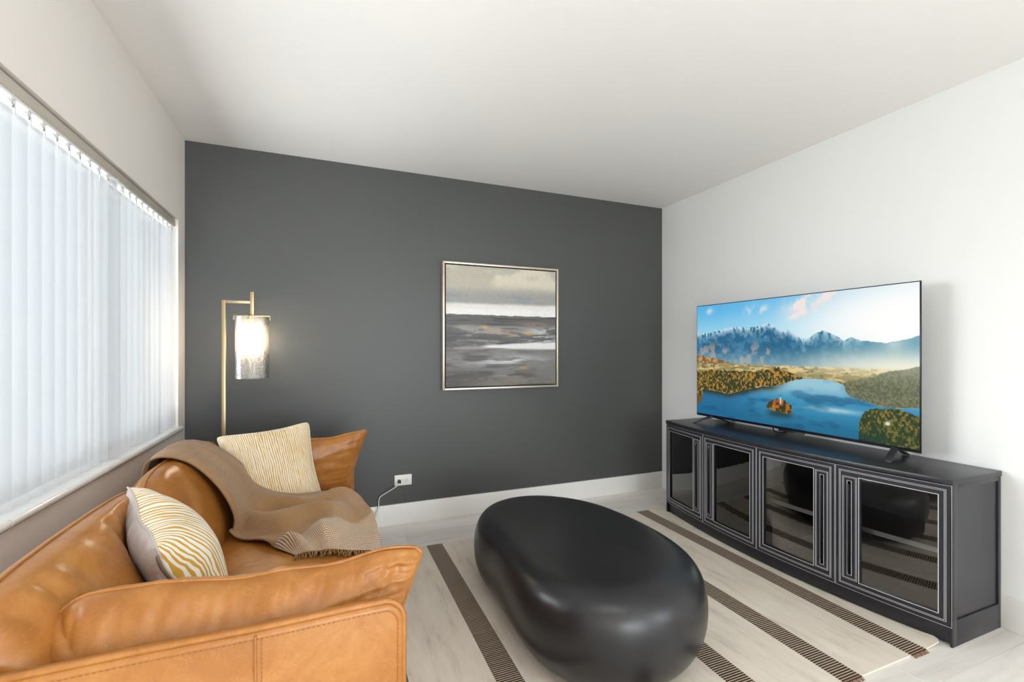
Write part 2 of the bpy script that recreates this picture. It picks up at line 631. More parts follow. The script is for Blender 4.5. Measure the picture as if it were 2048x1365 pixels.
# ------------------------------------------------------------------ rug
M_rug = None
def rug_material():
    m, nt, p, out = nodes_of('cream_wool_flatweave')
    t = N(nt, 'ShaderNodeTexNoise', Scale=1.0, Detail=6.0, Roughness=0.7)
    nt.links.new(coords(nt, 'Object', (16, 3.0, 1)), t.inputs['Vector'])
    c = ramp(nt, t.outputs['Fac'], [(0.28, S(196, 186, 174)), (0.46, S(222, 211, 196)), (0.75, S(234, 226, 213))])
    nt.links.new(c, p.inputs['Base Color'])
    p.inputs['Roughness'].default_value = 0.95
    p.inputs['Specular IOR Level'].default_value = 0.15
    t2 = N(nt, 'ShaderNodeTexNoise', Scale=1.0, Detail=3.0)
    nt.links.new(coords(nt, 'Object', (500, 120, 50)), t2.inputs['Vector'])
    b = N(nt, 'ShaderNodeBump', Strength=0.15, Distance=0.002)
    nt.links.new(t2.outputs['Fac'], b.inputs['Height'])
    nt.links.new(b.outputs[0], p.inputs['Normal'])
    return m
M_rug = rug_material()
def rug_stripe_material():
    m, nt, p, out = nodes_of('brown_ribbed_weave')
    w = N(nt, 'ShaderNodeTexWave', Scale=1.0, Distortion=0.6, Detail=2.0)
    w.wave_type = 'BANDS'
    w.bands_direction = 'Y'
    w.inputs['Detail Scale'].default_value = 1.2
    nt.links.new(coords(nt, 'Object', (1.0, 2 * PI / 0.0105 / 20.0, 1)), w.inputs['Vector'])
    c = ramp(nt, w.outputs['Fac'], [(0.30, S(74, 58, 48)), (0.62, S(88, 71, 60)), (0.80, S(196, 180, 162))])
    nt.links.new(c, p.inputs['Base Color'])
    p.inputs['Roughness'].default_value = 0.95
    p.inputs['Specular IOR Level'].default_value = 0.15
    b = N(nt, 'ShaderNodeBump', Strength=0.7, Distance=0.003)
    b.invert = True
    nt.links.new(w.outputs['Fac'], b.inputs['Height'])
    nt.links.new(b.outputs[0], p.inputs['Normal'])
    return m
M_rug_stripe = rug_stripe_material()
RX0, RX1, RY0, RY1 = 0.100, 2.352, 1.085, 2.80
rug = thing('area_rug', (1.2, 1.95, 0), 'cream flatweave area rug with dark brown ribbed stripes under the black coffee table', 'rug')
def rug_height(x, y):
    # the corner by the cabinet curls up a little
    d = math.hypot(x - RX1, y - RY0)
    return 0.007 + 0.010 * max(0, 1 - d / 0.16) ** 1.6
def rug_sheet(x0, x1, y0, y1, zt, zb, nx, ny, rnd=False):
    mb = MB()
    def top(u, v):
        x, yv = x0 + (x1 - x0) * u, y0 + (y1 - y0) * v
        if rnd:
            # round the free corners
            for (cx, cy) in ((x1, y0), (x1, y1)):
                R = 0.035
                qx, qy = cx - R, cy + (R if cy == y0 else -R)
                if x > qx and ((yv < qy) if cy == y0 else (yv > qy)):
                    dx, dy = x - qx, yv - qy
                    L = max(abs(dx), abs(dy))
                    h = math.hypot(dx, dy)
                    if h > 0:
                        x, yv = qx + dx * L / h, qy + dy * L / h
        return (x, yv, rug_height(x, yv))
    mb.grid(lambda u, v: (lambda q: (q[0], q[1], q[2] + zt))(top(u, v)), nx, ny)
    mb.grid(lambda u, v: (lambda q: (q[0], q[1], max(0.0008, q[2] + zb)))(top(u, v)), nx, ny, flip=True)
    n = nx * ny
    edge = [i for i in range(nx)] + [nx * j + nx - 1 for j in range(1, ny)] + [nx * (ny - 1) + i for i in range(nx - 2, -1, -1)] + [nx * j for j in range(ny - 2, 0, -1)]
    for i in range(len(edge)):
        a, b = edge[i], edge[(i + 1) % len(edge)]
        mb.f.append((b, a, a + n, b + n))
    return mb
rug_sheet(RX0, RX1, RY0, RY1, 0, -0.0062, 90, 60, True).build('rug_field', M_rug, rug, smooth='auto')
for xc in (0.232, 0.622, 1.005, 1.392, 1.781, 2.182):
    rug_sheet(xc - 0.048, xc + 0.048, RY0 - 0.004, RY1 + 0.002, 0.0012, -0.001, 8, 60).build('stripe', M_rug_stripe, rug, smooth='auto')
    # little tassel ends of the warp on both hems
    mb = MB()
    for i in range(16):
        x = xc - 0.045 + 0.006 * i
        mb.tube([(x, RY0 + 0.004, 0.0085), (x + random.uniform(-.002, .002), RY0 - 0.006, 0.006), (x + random.uniform(-.003, .003), RY0 - 0.016, 0.002)], 0.0012, 5)
    mb.build('hem_threads', M_stitch, rug)['kind'] = 'stuff'

# ------------------------------------------------------------------ coffee table
def concrete_material():
    m, nt, p, out = nodes_of('black_waxed_concrete')
    t = N(nt, 'ShaderNodeTexNoise', Scale=9.0, Detail=8.0, Roughness=0.7)
    nt.links.new(coords(nt), t.inputs['Vector'])
    c = ramp(nt, t.outputs['Fac'], [(0.25, S(25, 25, 27)), (0.75, S(34, 33, 35))])
    v = N(nt, 'ShaderNodeTexVoronoi', Scale=42.0)
    v.inputs['Randomness'].default_value = 1.0
    nt.links.new(coords(nt), v.inputs['Vector'])
    f = ramp(nt, v.outputs['Distance'], [(0.0, (0.55, 0.55, 0.55, 1)), (0.035, (0, 0, 0, 1))])
    mx = N(nt, 'ShaderNodeMixRGB')
    mx.inputs['Color2'].default_value = S(120, 118, 115)
    nt.links.new(f, mx.inputs['Fac'])
    nt.links.new(c, mx.inputs['Color1'])
    nt.links.new(mx.outputs[0], p.inputs['Base Color'])
    r = ramp(nt, t.outputs['Fac'], [(0.3, (0.29, 0.29, 0.29, 1)), (0.7, (0.33, 0.33, 0.33, 1))])
    nt.links.new(r, p.inputs['Roughness'])
    b = N(nt, 'ShaderNodeBump', Strength=0.03, Distance=0.002)
    nt.links.new(t.outputs['Fac'], b.inputs['Height'])
    nt.links.new(b.outputs[0], p.inputs['Normal'])
    return m
M_concrete = concrete_material()
TCX, TCY = 1.06, 1.84
T_OUT = [0.428, 0.4417, 0.5028, 0.5798, 0.6454, 0.6300, 0.520, 0.404, 0.380, 0.4194, 0.5184, 0.6075, 0.6254, 0.5997, 0.5315, 0.4604]
def table_radius(a):
    """plan outline of the pebble, waisted on the sofa side"""
    K = len(T_OUT)
    t = a / (2 * PI) * K
    k = int(t)
    f = t - k
    p0, p1, p2, p3 = [T_OUT[(k + i) % K] for i in (-1, 0, 1, 2)]
    return 0.5 * (2 * p1 + (p2 - p0) * f + (2 * p0 - 5 * p1 + 4 * p2 - p3) * f * f + (3 * p1 - p0 - 3 * p2 + p3) * f ** 3)
def table_mesh():
    mb = MB()
    n = 128
    # (inset from the widest outline, z)
    prof = []
    H, ZM = 0.3727, 0.200
    for a in range(0, 10):            # lower shoulder
        t = a / 9 * PI / 2
        prof.append((0.1535 * (1 - math.sin(t)), ZM * (1 - math.cos(t))))
    for a in range(1, 25):            # upper shoulder
        t = a / 24 * PI / 2
        prof.append((0.150 * (1 - math.cos(t) ** 0.74), ZM + (H - ZM) * math.sin(t) ** 0.74))
    prof = [(d, z + 0.0088) for d, z in prof]
    raw = [table_radius(2 * PI * k / n) for k in range(n)]
    for _ in range(6):
        raw = [(raw[k - 1] + 2 * raw[k] + raw[(k + 1) % n]) / 4 for k in range(n)]
    out = [Vector((TCX + r * math.cos(2 * PI * k / n), TCY + r * math.sin(2 * PI * k / n), 0)) for k, r in enumerate(raw)]
    nrm = []
    for k in range(n):
        t = (out[(k + 1) % n] - out[k - 1]).normalized()
        nrm.append(Vector((t.y, -t.x, 0)))
    for _ in range(10):
        nrm = [(nrm[k - 1] + 2 * nrm[k] + nrm[(k + 1) % n]).normalized() for k in range(n)]
    rings = []
    for (ins, z) in prof:
        rings.append([out[k] - nrm[k] * ins + Vector((0, 0, z)) for k in range(n)])
    last = rings[-1]
    ctr = Vector((TCX, TCY, last[0].z + 0.001))
    for q in (0.8, 0.55, 0.3, 0.1):
        rings.append([ctr + (p - ctr) * q for p in last])
    for ring in rings:
        for p in ring:
            mb.v.append(tuple(p))
    for i in range(len(rings) - 1):
        for k in range(n):
            k2 = (k + 1) % n
            mb.f.append((i * n + k, i * n + k2, (i + 1) * n + k2, (i + 1) * n + k))
    mb.f.append(tuple(reversed(range(n))))
    e = (len(rings) - 1) * n
    mb.f.append(tuple(e + k for k in range(n)))
    return mb
ct = table_mesh().build('coffee_table', M_concrete, None, smooth=True)
tag(ct, 'large black pebble-shaped concrete coffee table standing on the striped rug', 'coffee table')

# ------------------------------------------------------------------ media cabinet
M_cab = mat('black_lacquered_wood', S(34, 34, 39), 0.33, spec=0.5, bump=((30, 30, 200), 0.05, 0.001))
M_cab_dark = mat('black_cabinet_interior', S(34, 31, 30), 0.5)
M_cab_trim = mat('silver_rubbed_edge', S(205, 205, 210), 0.35, metal=0.3)
M_shelf_lit = mat('shelf_edge_lit_grey', S(150, 150, 150), 0.4)  # light falling on the shelf fronts, put into a paler grey
M_handle = mat('black_iron', S(16, 16, 17), 0.4, metal=0.6)
CY0, CY1, CXB, CZT = 1.052, 2.735, 2.722, 0.682
CYC, CHL = (CY0 + CY1) / 2, (CY1 - CY0) / 2
def front_x(y):
    return 2.352 - 0.088 * (1 - ((y - CYC) / CHL) ** 2)
cab = thing('media_cabinet', (2.5, CYC, 0), 'long black bow-front media cabinet with four silver-lined glass doors against the white wall', 'cabinet')
bow = lambda d, y, z: (front_x(y) - d, y, z)
def backbow(d0, y0, y1, z0, z1, xb, n=24):
    """slab from bowed front (offset d0 outwards) to flat back xb"""
    mb = MB()
    for i in range(n + 1):
        y = y0 + (y1 - y0) * i / n
        xf = front_x(y) - d0
        for (x, z) in ((xf, z0), (xb, z0), (xb, z1), (xf, z1)):
            mb.v.append((x, y, z))
    for i in range(n):
        a = 4 * i
        for k in range(4):
            k2 = (k + 1) % 4
            mb.f.append((a + k, a + k2, a + 4 + k2, a + 4 + k))
    mb.f.append((3, 2, 1, 0))
    e = 4 * n
    mb.f.append((e, e + 1, e + 2, e + 3))
    return mb
DT = 0.022                                        # door thickness
backbow(0.006, CY0 - 0.004, CY1 + 0.004, 0.659, CZT, CXB).build('top', M_cab, cab, smooth='auto', bevel=0.0025)
backbow(-0.014, CY0 + 0.004, CY1 - 0.012, 0.0095, 0.078, CXB - 0.01).build('plinth', M_cab, cab, smooth='auto', bevel=0.002)
for s, ys in ((0, CY0), (1, CY1 - 0.028)):
    xf = 2.352 + 0.002
    sd = box('side', (xf + 0.004, ys + (0.006 if s == 0 else 0.0), 0.078), (CXB - 0.004, ys + (0.028 if s == 0 else 0.022), 0.659), M_cab, cab)
    yo = (ys, ys + 0.008) if s == 0 else (ys + 0.020, ys + 0.028)
    box('side_stile', (xf - 0.004, yo[0], 0.0), (xf + 0.030, yo[1], 0.659), M_cab, sd, bevel=0.0012)
    box('side_stile', (CXB - 0.020, yo[0], 0.0), (CXB, yo[1], 0.659), M_cab, sd, bevel=0.0012)
    box('side_rail', (xf + 0.030, yo[0], 0.0), (CXB - 0.020, yo[1], 0.106), M_cab, sd, bevel=0.0012)
    box('side_rail', (xf + 0.030, yo[0], 0.640), (CXB - 0.020, yo[1], 0.659), M_cab, sd, bevel=0.0012)
backbow(-DT - 0.004, CY0 + 0.028, CY1 - 0.028, 0.078, 0.098, CXB - 0.012).build('bottom_board', M_cab_dark, cab)
box('back_panel', (CXB - 0.012, CY0 + 0.028, 0.078), (CXB - 0.004, CY1 - 0.028, 0.659), M_cab_dark, cab)
box('divider', (front_x(CYC) + DT + 0.006, CYC - 0.011, 0.098), (CXB - 0.012, CYC + 0.011, 0.659), M_cab_dark, cab)
for (a, b) in ((CY0 + 0.030, CYC - 0.012), (CYC + 0.012, CY1 - 0.030)):
    sh = backbow(-0.085, a, b, 0.341, 0.363, CXB - 0.014, 12).build('shelf', M_cab_dark, cab)
    MB().quadbox((-0.0852, a, 0.341), (-0.0825, b, 0.363), bow, 12).build('lit_shelf_edge', M_shelf_lit, sh)
DW = (CY1 - CY0) / 4
DZ0, DZ1 = 0.078, 0.655
for i in range(4):
    yl = CY1 - i * DW - 0.0015           # left edge as seen from the room (larger y)
    w = DW - 0.003
    mirror = (i % 2 == 0)                # handle on the right for the 1st and 3rd door
    def seg(s0, s1):
        if mirror:
            s0, s1 = w - s1, w - s0
        return (yl - s1, yl - s0)
    def addbox(mb, s0, s1, d0, d1, z0, z1):
        a, b = seg(s0, s1)
        mb.quadbox((d0, a, z0), (d1, b, z1), bow, 6)
    g0, g1, gz0, gz1 = 0.100, w - 0.044, DZ0 + 0.046, DZ1 - 0.046
    fr = MB()
    addbox(fr, 0, 0.052, -DT, 0, DZ0, DZ1)                 # hinge/handle stile, left of the slot
    addbox(fr, 0.066, g0, -DT, 0, DZ0, DZ1)
    addbox(fr, 0.052, 0.066, -DT, 0, DZ0, DZ0 + 0.068)
    addbox(fr, 0.052, 0.066, -DT, 0, DZ1 - 0.068, DZ1)
    addbox(fr, 0.052, 0.066, -DT, -DT + 0.005, DZ0 + 0.068, DZ1 - 0.068)
    addbox(fr, g1, w, -DT, 0, DZ0, DZ1)
    addbox(fr, g0, g1, -DT, 0, DZ0, gz0)
    addbox(fr, g0, g1, -DT, 0, gz1, DZ1)
    door = fr.build('door', M_cab, cab)
    gp = MB()
    addbox(gp, g0 - 0.001, g1 + 0.001, -0.013, -0.010, gz0 - 0.001, gz1 + 0.001)
    gp.build('glass_pane', M_door_glass, door)
    # silver lines
    def rect(name, s0, s1, z0, z1, t=0.0020, p=0.0016):
        mb = MB()
        addbox(mb, s0, s0 + t, -0.0005, p, z0, z1)
        addbox(mb, s1 - t, s1, -0.0005, p, z0, z1)
        addbox(mb, s0 + t, s1 - t, -0.0005, p, z0, z0 + t)
        addbox(mb, s0 + t, s1 - t, -0.0005, p, z1 - t, z1)
        mb.build(name, M_cab_trim, door)
    rect('edge_line', 0.0005, w - 0.0005, DZ0 + 0.0005, DZ1 - 0.0005, 0.0012)
    rect('outer_line', 0.016, w - 0.018, DZ0 + 0.018, DZ1 - 0.018, 0.0014)
    rect('outer_line', 0.021, w - 0.023, DZ0 + 0.0235, DZ1 - 0.0235, 0.0014)
    rect('glass_line', g0 - 0.0036, g1 + 0.0036, gz0 - 0.0036, gz1 + 0.0036, 0.0026)
    rect('slot_line', 0.030, 0.090, DZ0 + 0.046, DZ1 - 0.046, 0.0014)
    rect('slot_line', 0.035, 0.085, DZ0 + 0.051, DZ1 - 0.051, 0.0012)
    rect('slot_line', 0.0495, 0.0685, DZ0 + 0.0655, DZ1 - 0.0655, 0.0016)
    ym = sum(seg(0.0575, 0.0605)) / 2
    xm = front_x(ym)
    hz0, hz1 = DZ0 + 0.072, DZ1 - 0.072
    MB().tube([(xm + 0.012, ym, hz0 + 0.012), (xm - 0.004, ym, hz0 + 0.012), (xm - 0.005, ym, hz0 + 0.016), (xm - 0.005, ym, hz1 - 0.016), (xm - 0.004, ym, hz1 - 0.012), (xm + 0.012, ym, hz1 - 0.012)], 0.0045, 8).build('handle', M_handle, door, smooth=True)

# ------------------------------------------------------------------ television
def tv_picture(nu, nv):
    u, v = np.meshgrid(np.linspace(0, 1, nu), np.linspace(0, 1, nv))
    asp = 1.74
    I = lambda pts: np.interp(u, [p[0] for p in pts], [p[1] for p in pts])
    f = lambda sx, sy, sd, o=5: fbm(u * sx * asp, v * sy, sd, o)
    # sky
    A = np.zeros(u.shape + (3,)) + np.array([86, 176, 226.])
    A = mixc(A, (150, 208, 232), sm(0.0, 0.30, v))
    glow = np.exp(-(((u - 0.97) / 0.42) ** 2 + ((v - 0.22) / 0.30) ** 2))
    A = mixc(A, (205, 228, 236), sm(0.35, 0.95, u + 0.5 * v - 0.1))
    A = mixc(A, (252, 252, 250), np.clip(glow * 1.1, 0, 1))
    cl = np.zeros_like(u)
    for (cu, cv, su, sv, a) in ((0.09, 0.05, .03, .03, .55), (.33, .07, .03, .04, .5), (.40, .08, .025, .03, .6), (.59, .05, .07, .06, 1.3), (.67, .035, .08, .05, 1.3), (.61, .11, .045, .04, 1.1), (.565, .145, .04, .03, .9), (.70, .13, .02, .01, .6)):
        cl = np.maximum(cl, a * np.exp(-(((u - cu) / su) ** 2 + ((v - cv + (u - cu) * .5) / sv) ** 2)))
    cl = cl * sm(0.25, 0.6, f(14, 10, 3))
    A = mixc(A, (240, 228, 224), np.clip(cl * 1.3, 0, 1))
    # mountains
    sky = I([(0.0, 0.257), (0.101, 0.249), (0.17, .226), (0.239, 0.208), (0.27, .214), (0.315, 0.22), (0.378, 0.214), (0.427, 0.193), (0.467, 0.227), (0.509, 0.269), (0.523, 0.243), (0.55, 0.288), (0.589, 0.322), (0.62, 0.318), (0.65, 0.283), (0.674, 0.269), (0.709, 0.292), (0.758, 0.344), (0.785, 0.32), (0.816, 0.346), (0.865, 0.352), (0.902, 0.362), (0.934, 0.35), (0.973, 0.338), (1.0, 0.322)])
    ed = sky + (f(26, 3, 11, 5) - .5) * .020
    m = sm(-0.002, 0.002, v - ed)
    Mt = np.zeros_like(A) + np.array([36, 98, 134.])
    r = f(22, 22, 21)
    Mt = mixc(Mt, (60, 122, 158), sm(.45, .65, r))
    rocks = sm(.52, .66, f(16, 12, 31)) * sm(.30, .40, v) * (1 - sm(.42, .55, u))
    Mt = mixc(Mt, (172, 150, 142), rocks * .75)
    snow = sm(.0, .02, .075 - (v - ed) + (f(32, 26, 41) - .5) * .16) * (1 - sm(.80, .84, u)) * sm(.3, .5, f(60, 25, 44, 3))
    Mt = mixc(Mt, (226, 238, 244), snow * (0.25 + 0.6 * np.exp(-((v - ed) / .03) ** 2)))
    Mt = mixc(Mt, (122, 172, 184), sm(.50, .95, u) * .85)
    Mt = mixc(Mt, (168, 188, 190), sm(.36, .56, v) * .65)
    Mt = mixc(Mt, (240, 238, 218), sm(.36, .52, v) * sm(.45, .95, u) * .95)
    A = A * (1 - m[..., None]) + Mt * m[..., None]
    # brown foothill at the left
    fh = .45 + .10 * u / .32 + (f(30, 5, 51, 4) - .5) * .03
    mm = sm(-.004, .004, v - fh) * (1 - sm(.30, .36, u))
    FH = mixc(np.zeros_like(A) + np.array([120, 92, 62.]), (196, 150, 98), sm(.4, .65, f(40, 40, 52)))
    A = A * (1 - mm[..., None]) + FH * mm[..., None]
    # plain
    base = .525 + (f(20, 3, 61, 3) - .5) * .012
    mm = sm(-.006, .010, v - base)
    PL = mixc(np.zeros_like(A) + np.array([150, 138, 92.]), (214, 190, 130), sm(.4, .65, f(18, 70, 62)))
    PL = mixc(PL, (104, 104, 72), sm(.58, .72, f(30, 60, 64)))
    PL = mixc(PL, (246, 234, 200), sm(.3, 1.0, u) * (1 - sm(.52, .62, v)) * .8)
    A = A * (1 - mm[..., None]) + PL * mm[..., None]
    # lake
    shore = I([(0.0, 0.80), (0.041, 0.775), (0.12, 0.777), (0.212, 0.789), (0.298, 0.745), (0.394, 0.702), (0.453, 0.695), (0.502, 0.666), (0.55, 0.634), (0.601, 0.615), (0.662, 0.615), (0.709, 0.618), (0.752, 0.640), (0.758, 0.66), (0.761, 0.686), (0.78, 0.717), (0.816, 0.735), (0.879, 0.761), (0.93, 0.765), (1.0, 0.751)])
    mm = sm(-.003, .003, v - shore - (f(40, 4, 71, 3) - .5) * .012)
    LK = np.zeros_like(A) + np.array([150, 196, 212.])
    LK = mixc(LK, (58, 140, 180), sm(.66, .80, v))
    LK = mixc(LK, (30, 106, 142), sm(.80, 1.0, v))
    LK = mixc(LK, (26, 96, 140), (1 - sm(.15, .5, u)) * sm(.72, .82, v) * .7)
    LK = mixc(LK, (188, 214, 218), np.exp(-(((u - .72) / .10) ** 2 + ((v - .825) / .018) ** 2)) * .85)
    LK = mixc(LK, (20, 78, 116), sm(.5, .75, f(5, 16, 73)) * .55)
    # shore reflections
    dsh = v - shore
    LK = mixc(LK, (46, 52, 36), np.exp(-(dsh / .035) ** 2) * (1 - sm(.40, .56, u)) * .95)
    A = A * (1 - mm[..., None]) + LK * mm[..., None]
    # left forest
    ft = I([(0.0, 0.615), (0.071, 0.59), (0.212, 0.587), (0.339, 0.584), (0.424, 0.561), (0.481, 0.54), (0.516, 0.566), (0.55, 0.591), (0.608, 0.612), (1, .7)]) + (f(60, 3, 81, 3) - .5) * .03
    mm = sm(-.004, .004, v - ft) * sm(-.002, .004, shore - v + (f(60, 6, 85, 3) - .5) * .02) * (1 - sm(.585, .612, u))
    tex = f(95, 60, 82, 4)
    FR = mixc(np.zeros_like(A) + np.array([52, 56, 30.]), (150, 118, 48), sm(.42, .62, tex))
    FR = mixc(FR, (206, 154, 66), sm(.60, .72, tex + .12 * sm(.25, .5, u)) * .6)
    A = A * (1 - mm[..., None]) + FR * mm[..., None]
    # near left trees
    mm = sm(0, .006, .045 - u + (f(30, 40, 86, 3) - .5) * .02) * sm(.735, .75, v) * (1 - sm(.90, .95, v + u * 1.5))
    A = A * (1 - mm[..., None]) + mixc(FR, (110, 78, 40), sm(.82, .86, v)) * mm[..., None]
    # right hill
    rh = I([(0, .9), (0.74, 0.645), (0.758, 0.627), (0.79, 0.61), (0.865, 0.579), (0.884, 0.554), (0.912, 0.538), (0.956, 0.526), (1.0, 0.502)]) + (f(70, 3, 91, 3) - .5) * .012
    mm = sm(-.003, .003, v - rh) * sm(-.003, .003, shore - v) * sm(.735, .76, u)
    RH = mixc(np.zeros_like(A) + np.array([92, 100, 78.]), (124, 124, 92), sm(.4, .62, f(110, 90, 92)))
    RH = mixc(RH, (176, 176, 150), (1 - sm(.50, .66, v)) * .55)
    A = A * (1 - mm[..., None]) + RH * mm[..., None]
    # bottom right clump
    cp = I([(0, 1.2), (.805, 1.15), (0.811, 0.86), (0.831, 0.803), (0.865, 0.782), (0.902, 0.775), (0.934, 0.768), (0.964, 0.785), (1.0, 0.795)]) + (f(50, 8, 95, 3) - .5) * .03
    mm = sm(-.004, .006, v - cp)
    tex = f(90, 60, 96, 4)
    CP = mixc(np.zeros_like(A) + np.array([44, 62, 34.]), (100, 100, 48), sm(.45, .62, tex))
    CP = mixc(CP, (186, 142, 62), sm(.60, .72, tex) * (1 - sm(.8, 1.0, v) * .6) * .55)
    CP = mixc(CP, (24, 54, 50), sm(.0, .12, v - .90) * (1 - sm(.84, .93, u)))
    A = A * (1 - mm[..., None]) + CP * mm[..., None]
    A = mixc(A, (214, 224, 228), np.exp(-(((u - .905) / .008) ** 4 + ((v - .868) / .012) ** 4)))
    # island with a church
    A = mixc(A, (30, 58, 62), np.exp(-(((u - .485) / .06) ** 4 + ((v - .905) / .03) ** 2)) * .85)
    top = .842 - .05 * (1 - ((u - .481) / .066) ** 2) + (f(60, 3, 98, 3) - .5) * .03
    mm = sm(-.003, .003, v - top) * sm(-.003, .003, (.872 + .018 * np.cos((u - .49) * 22) + (u - .48) * .12) - v) * sm(.0, .006, .064 - np.abs(u - .481))
    tex = f(60, 40, 99, 3)
    IS = mixc(np.zeros_like(A) + np.array([56, 50, 26.]), (176, 110, 40), sm(.42, .62, tex))
    A = A * (1 - mm[..., None]) + IS * mm[..., None]
    A = mixc(A, (150, 82, 50), sm(.0, .004, .018 - np.abs(u - .476)) * sm(0, .004, .012 - np.abs(v - .806)))
    A = mixc(A, (226, 214, 196), sm(.0, .002, .0040 - np.abs(u - .489)) * sm(.770, .775, v) * (1 - sm(.822, .826, v)))
    A = mixc(A, (70, 64, 62), sm(.0, .002, .0030 * (v - .735) / .035 - np.abs(u - .489)) * sm(.735, .738, v) * (1 - sm(.770, .773, v)))
    return lin(np.clip(A, 0, 255))

TVX, TY0, TY1, TZ0, TZ1 = 2.550, 1.2565, 2.640, 0.7265, 1.5285
tv = thing('television', (TVX + 0.05, (TY0 + TY1) / 2, CZT), 'flat screen television showing a mountain lake with an island, standing on the black cabinet', 'television')
M_bezel = mat('dark_bezel', S(38, 38, 42), 0.3, metal=0.5)
M_foot = mat('gunmetal_foot', S(70, 68, 72), 0.35, metal=0.6)
shell = box('panel', (TVX, TY0, TZ0), (TVX + 0.007, TY1, TZ1), M_bezel, tv, bevel=0.002)
box('rear_housing', (TVX + 0.0065, TY0 + 0.22, TZ0 + 0.05), (TVX + 0.062, TY1 - 0.22, TZ0 + 0.52), M_black_plastic, tv, bevel=0.012)
BZ = 0.0050
M_screen = attr_material('lit_screen', emission=1.0 / EXPO, rough=0.12, spec=0.3)
TNU, TNV = 520, 300
picture_grid('screen', (TVX - 0.0012, TY1 - BZ, TZ1 - BZ), (0, -(TY1 - TY0 - 2 * BZ), 0), (0, 0, -(TZ1 - TZ0 - BZ - 0.016)), TNU, TNV, tv_picture(TNU, TNV), M_screen, tv)
box('sensor_bar', (TVX - 0.002, 1.82, TZ0 - 0.010), (TVX + 0.014, 1.98, TZ0 + 0.001), M_black_plastic, tv, bevel=0.003)
for (yc, sp) in ((1.365, -1), (2.50, 1)):
    mb = MB()
    # inverted V along X, front tip splayed outwards
    pts = [(2.430, yc + sp * 0.036, 0.0), (2.548, yc + sp * 0.004, 0.050), (2.572, yc, 0.050), (2.692, yc - sp * 0.022, 0.0)]
    wd, hh = 0.016, 0.013
    for (x, yv, z) in pts:
        flat = 0.006 if z == 0 else hh
        for (dy, dz) in ((-wd, 0), (wd, 0), (wd, flat), (-wd, flat)):
            mb.v.append((x, yv + dy, CZT + max(z - (0 if z == 0 else 0.010), 0.0) + dz + 0.0004))
    for i in range(3):
        a = 4 * i
        for k in range(4):
            k2 = (k + 1) % 4
            mb.f.append((a + k, a + k2, a + 4 + k2, a + 4 + k))
    mb.f.append((3, 2, 1, 0))
    mb.f.append((12, 13, 14, 15))
    mb.build('foot', M_foot, tv, smooth='auto', bevel=0.002)
MB().tube(catmull([(TVX + 0.03, 2.06, TZ0 + 0.1), (TVX + 0.05, 2.06, TZ0 + 0.01), (TVX + 0.07, 2.055, CZT + 0.01), (TVX + 0.13, 2.05, CZT + 0.004), (CXB - 0.002, 2.05, CZT + 0.004)], 24), 0.0035, 6).build('cable', M_black_plastic, tv, smooth=True)

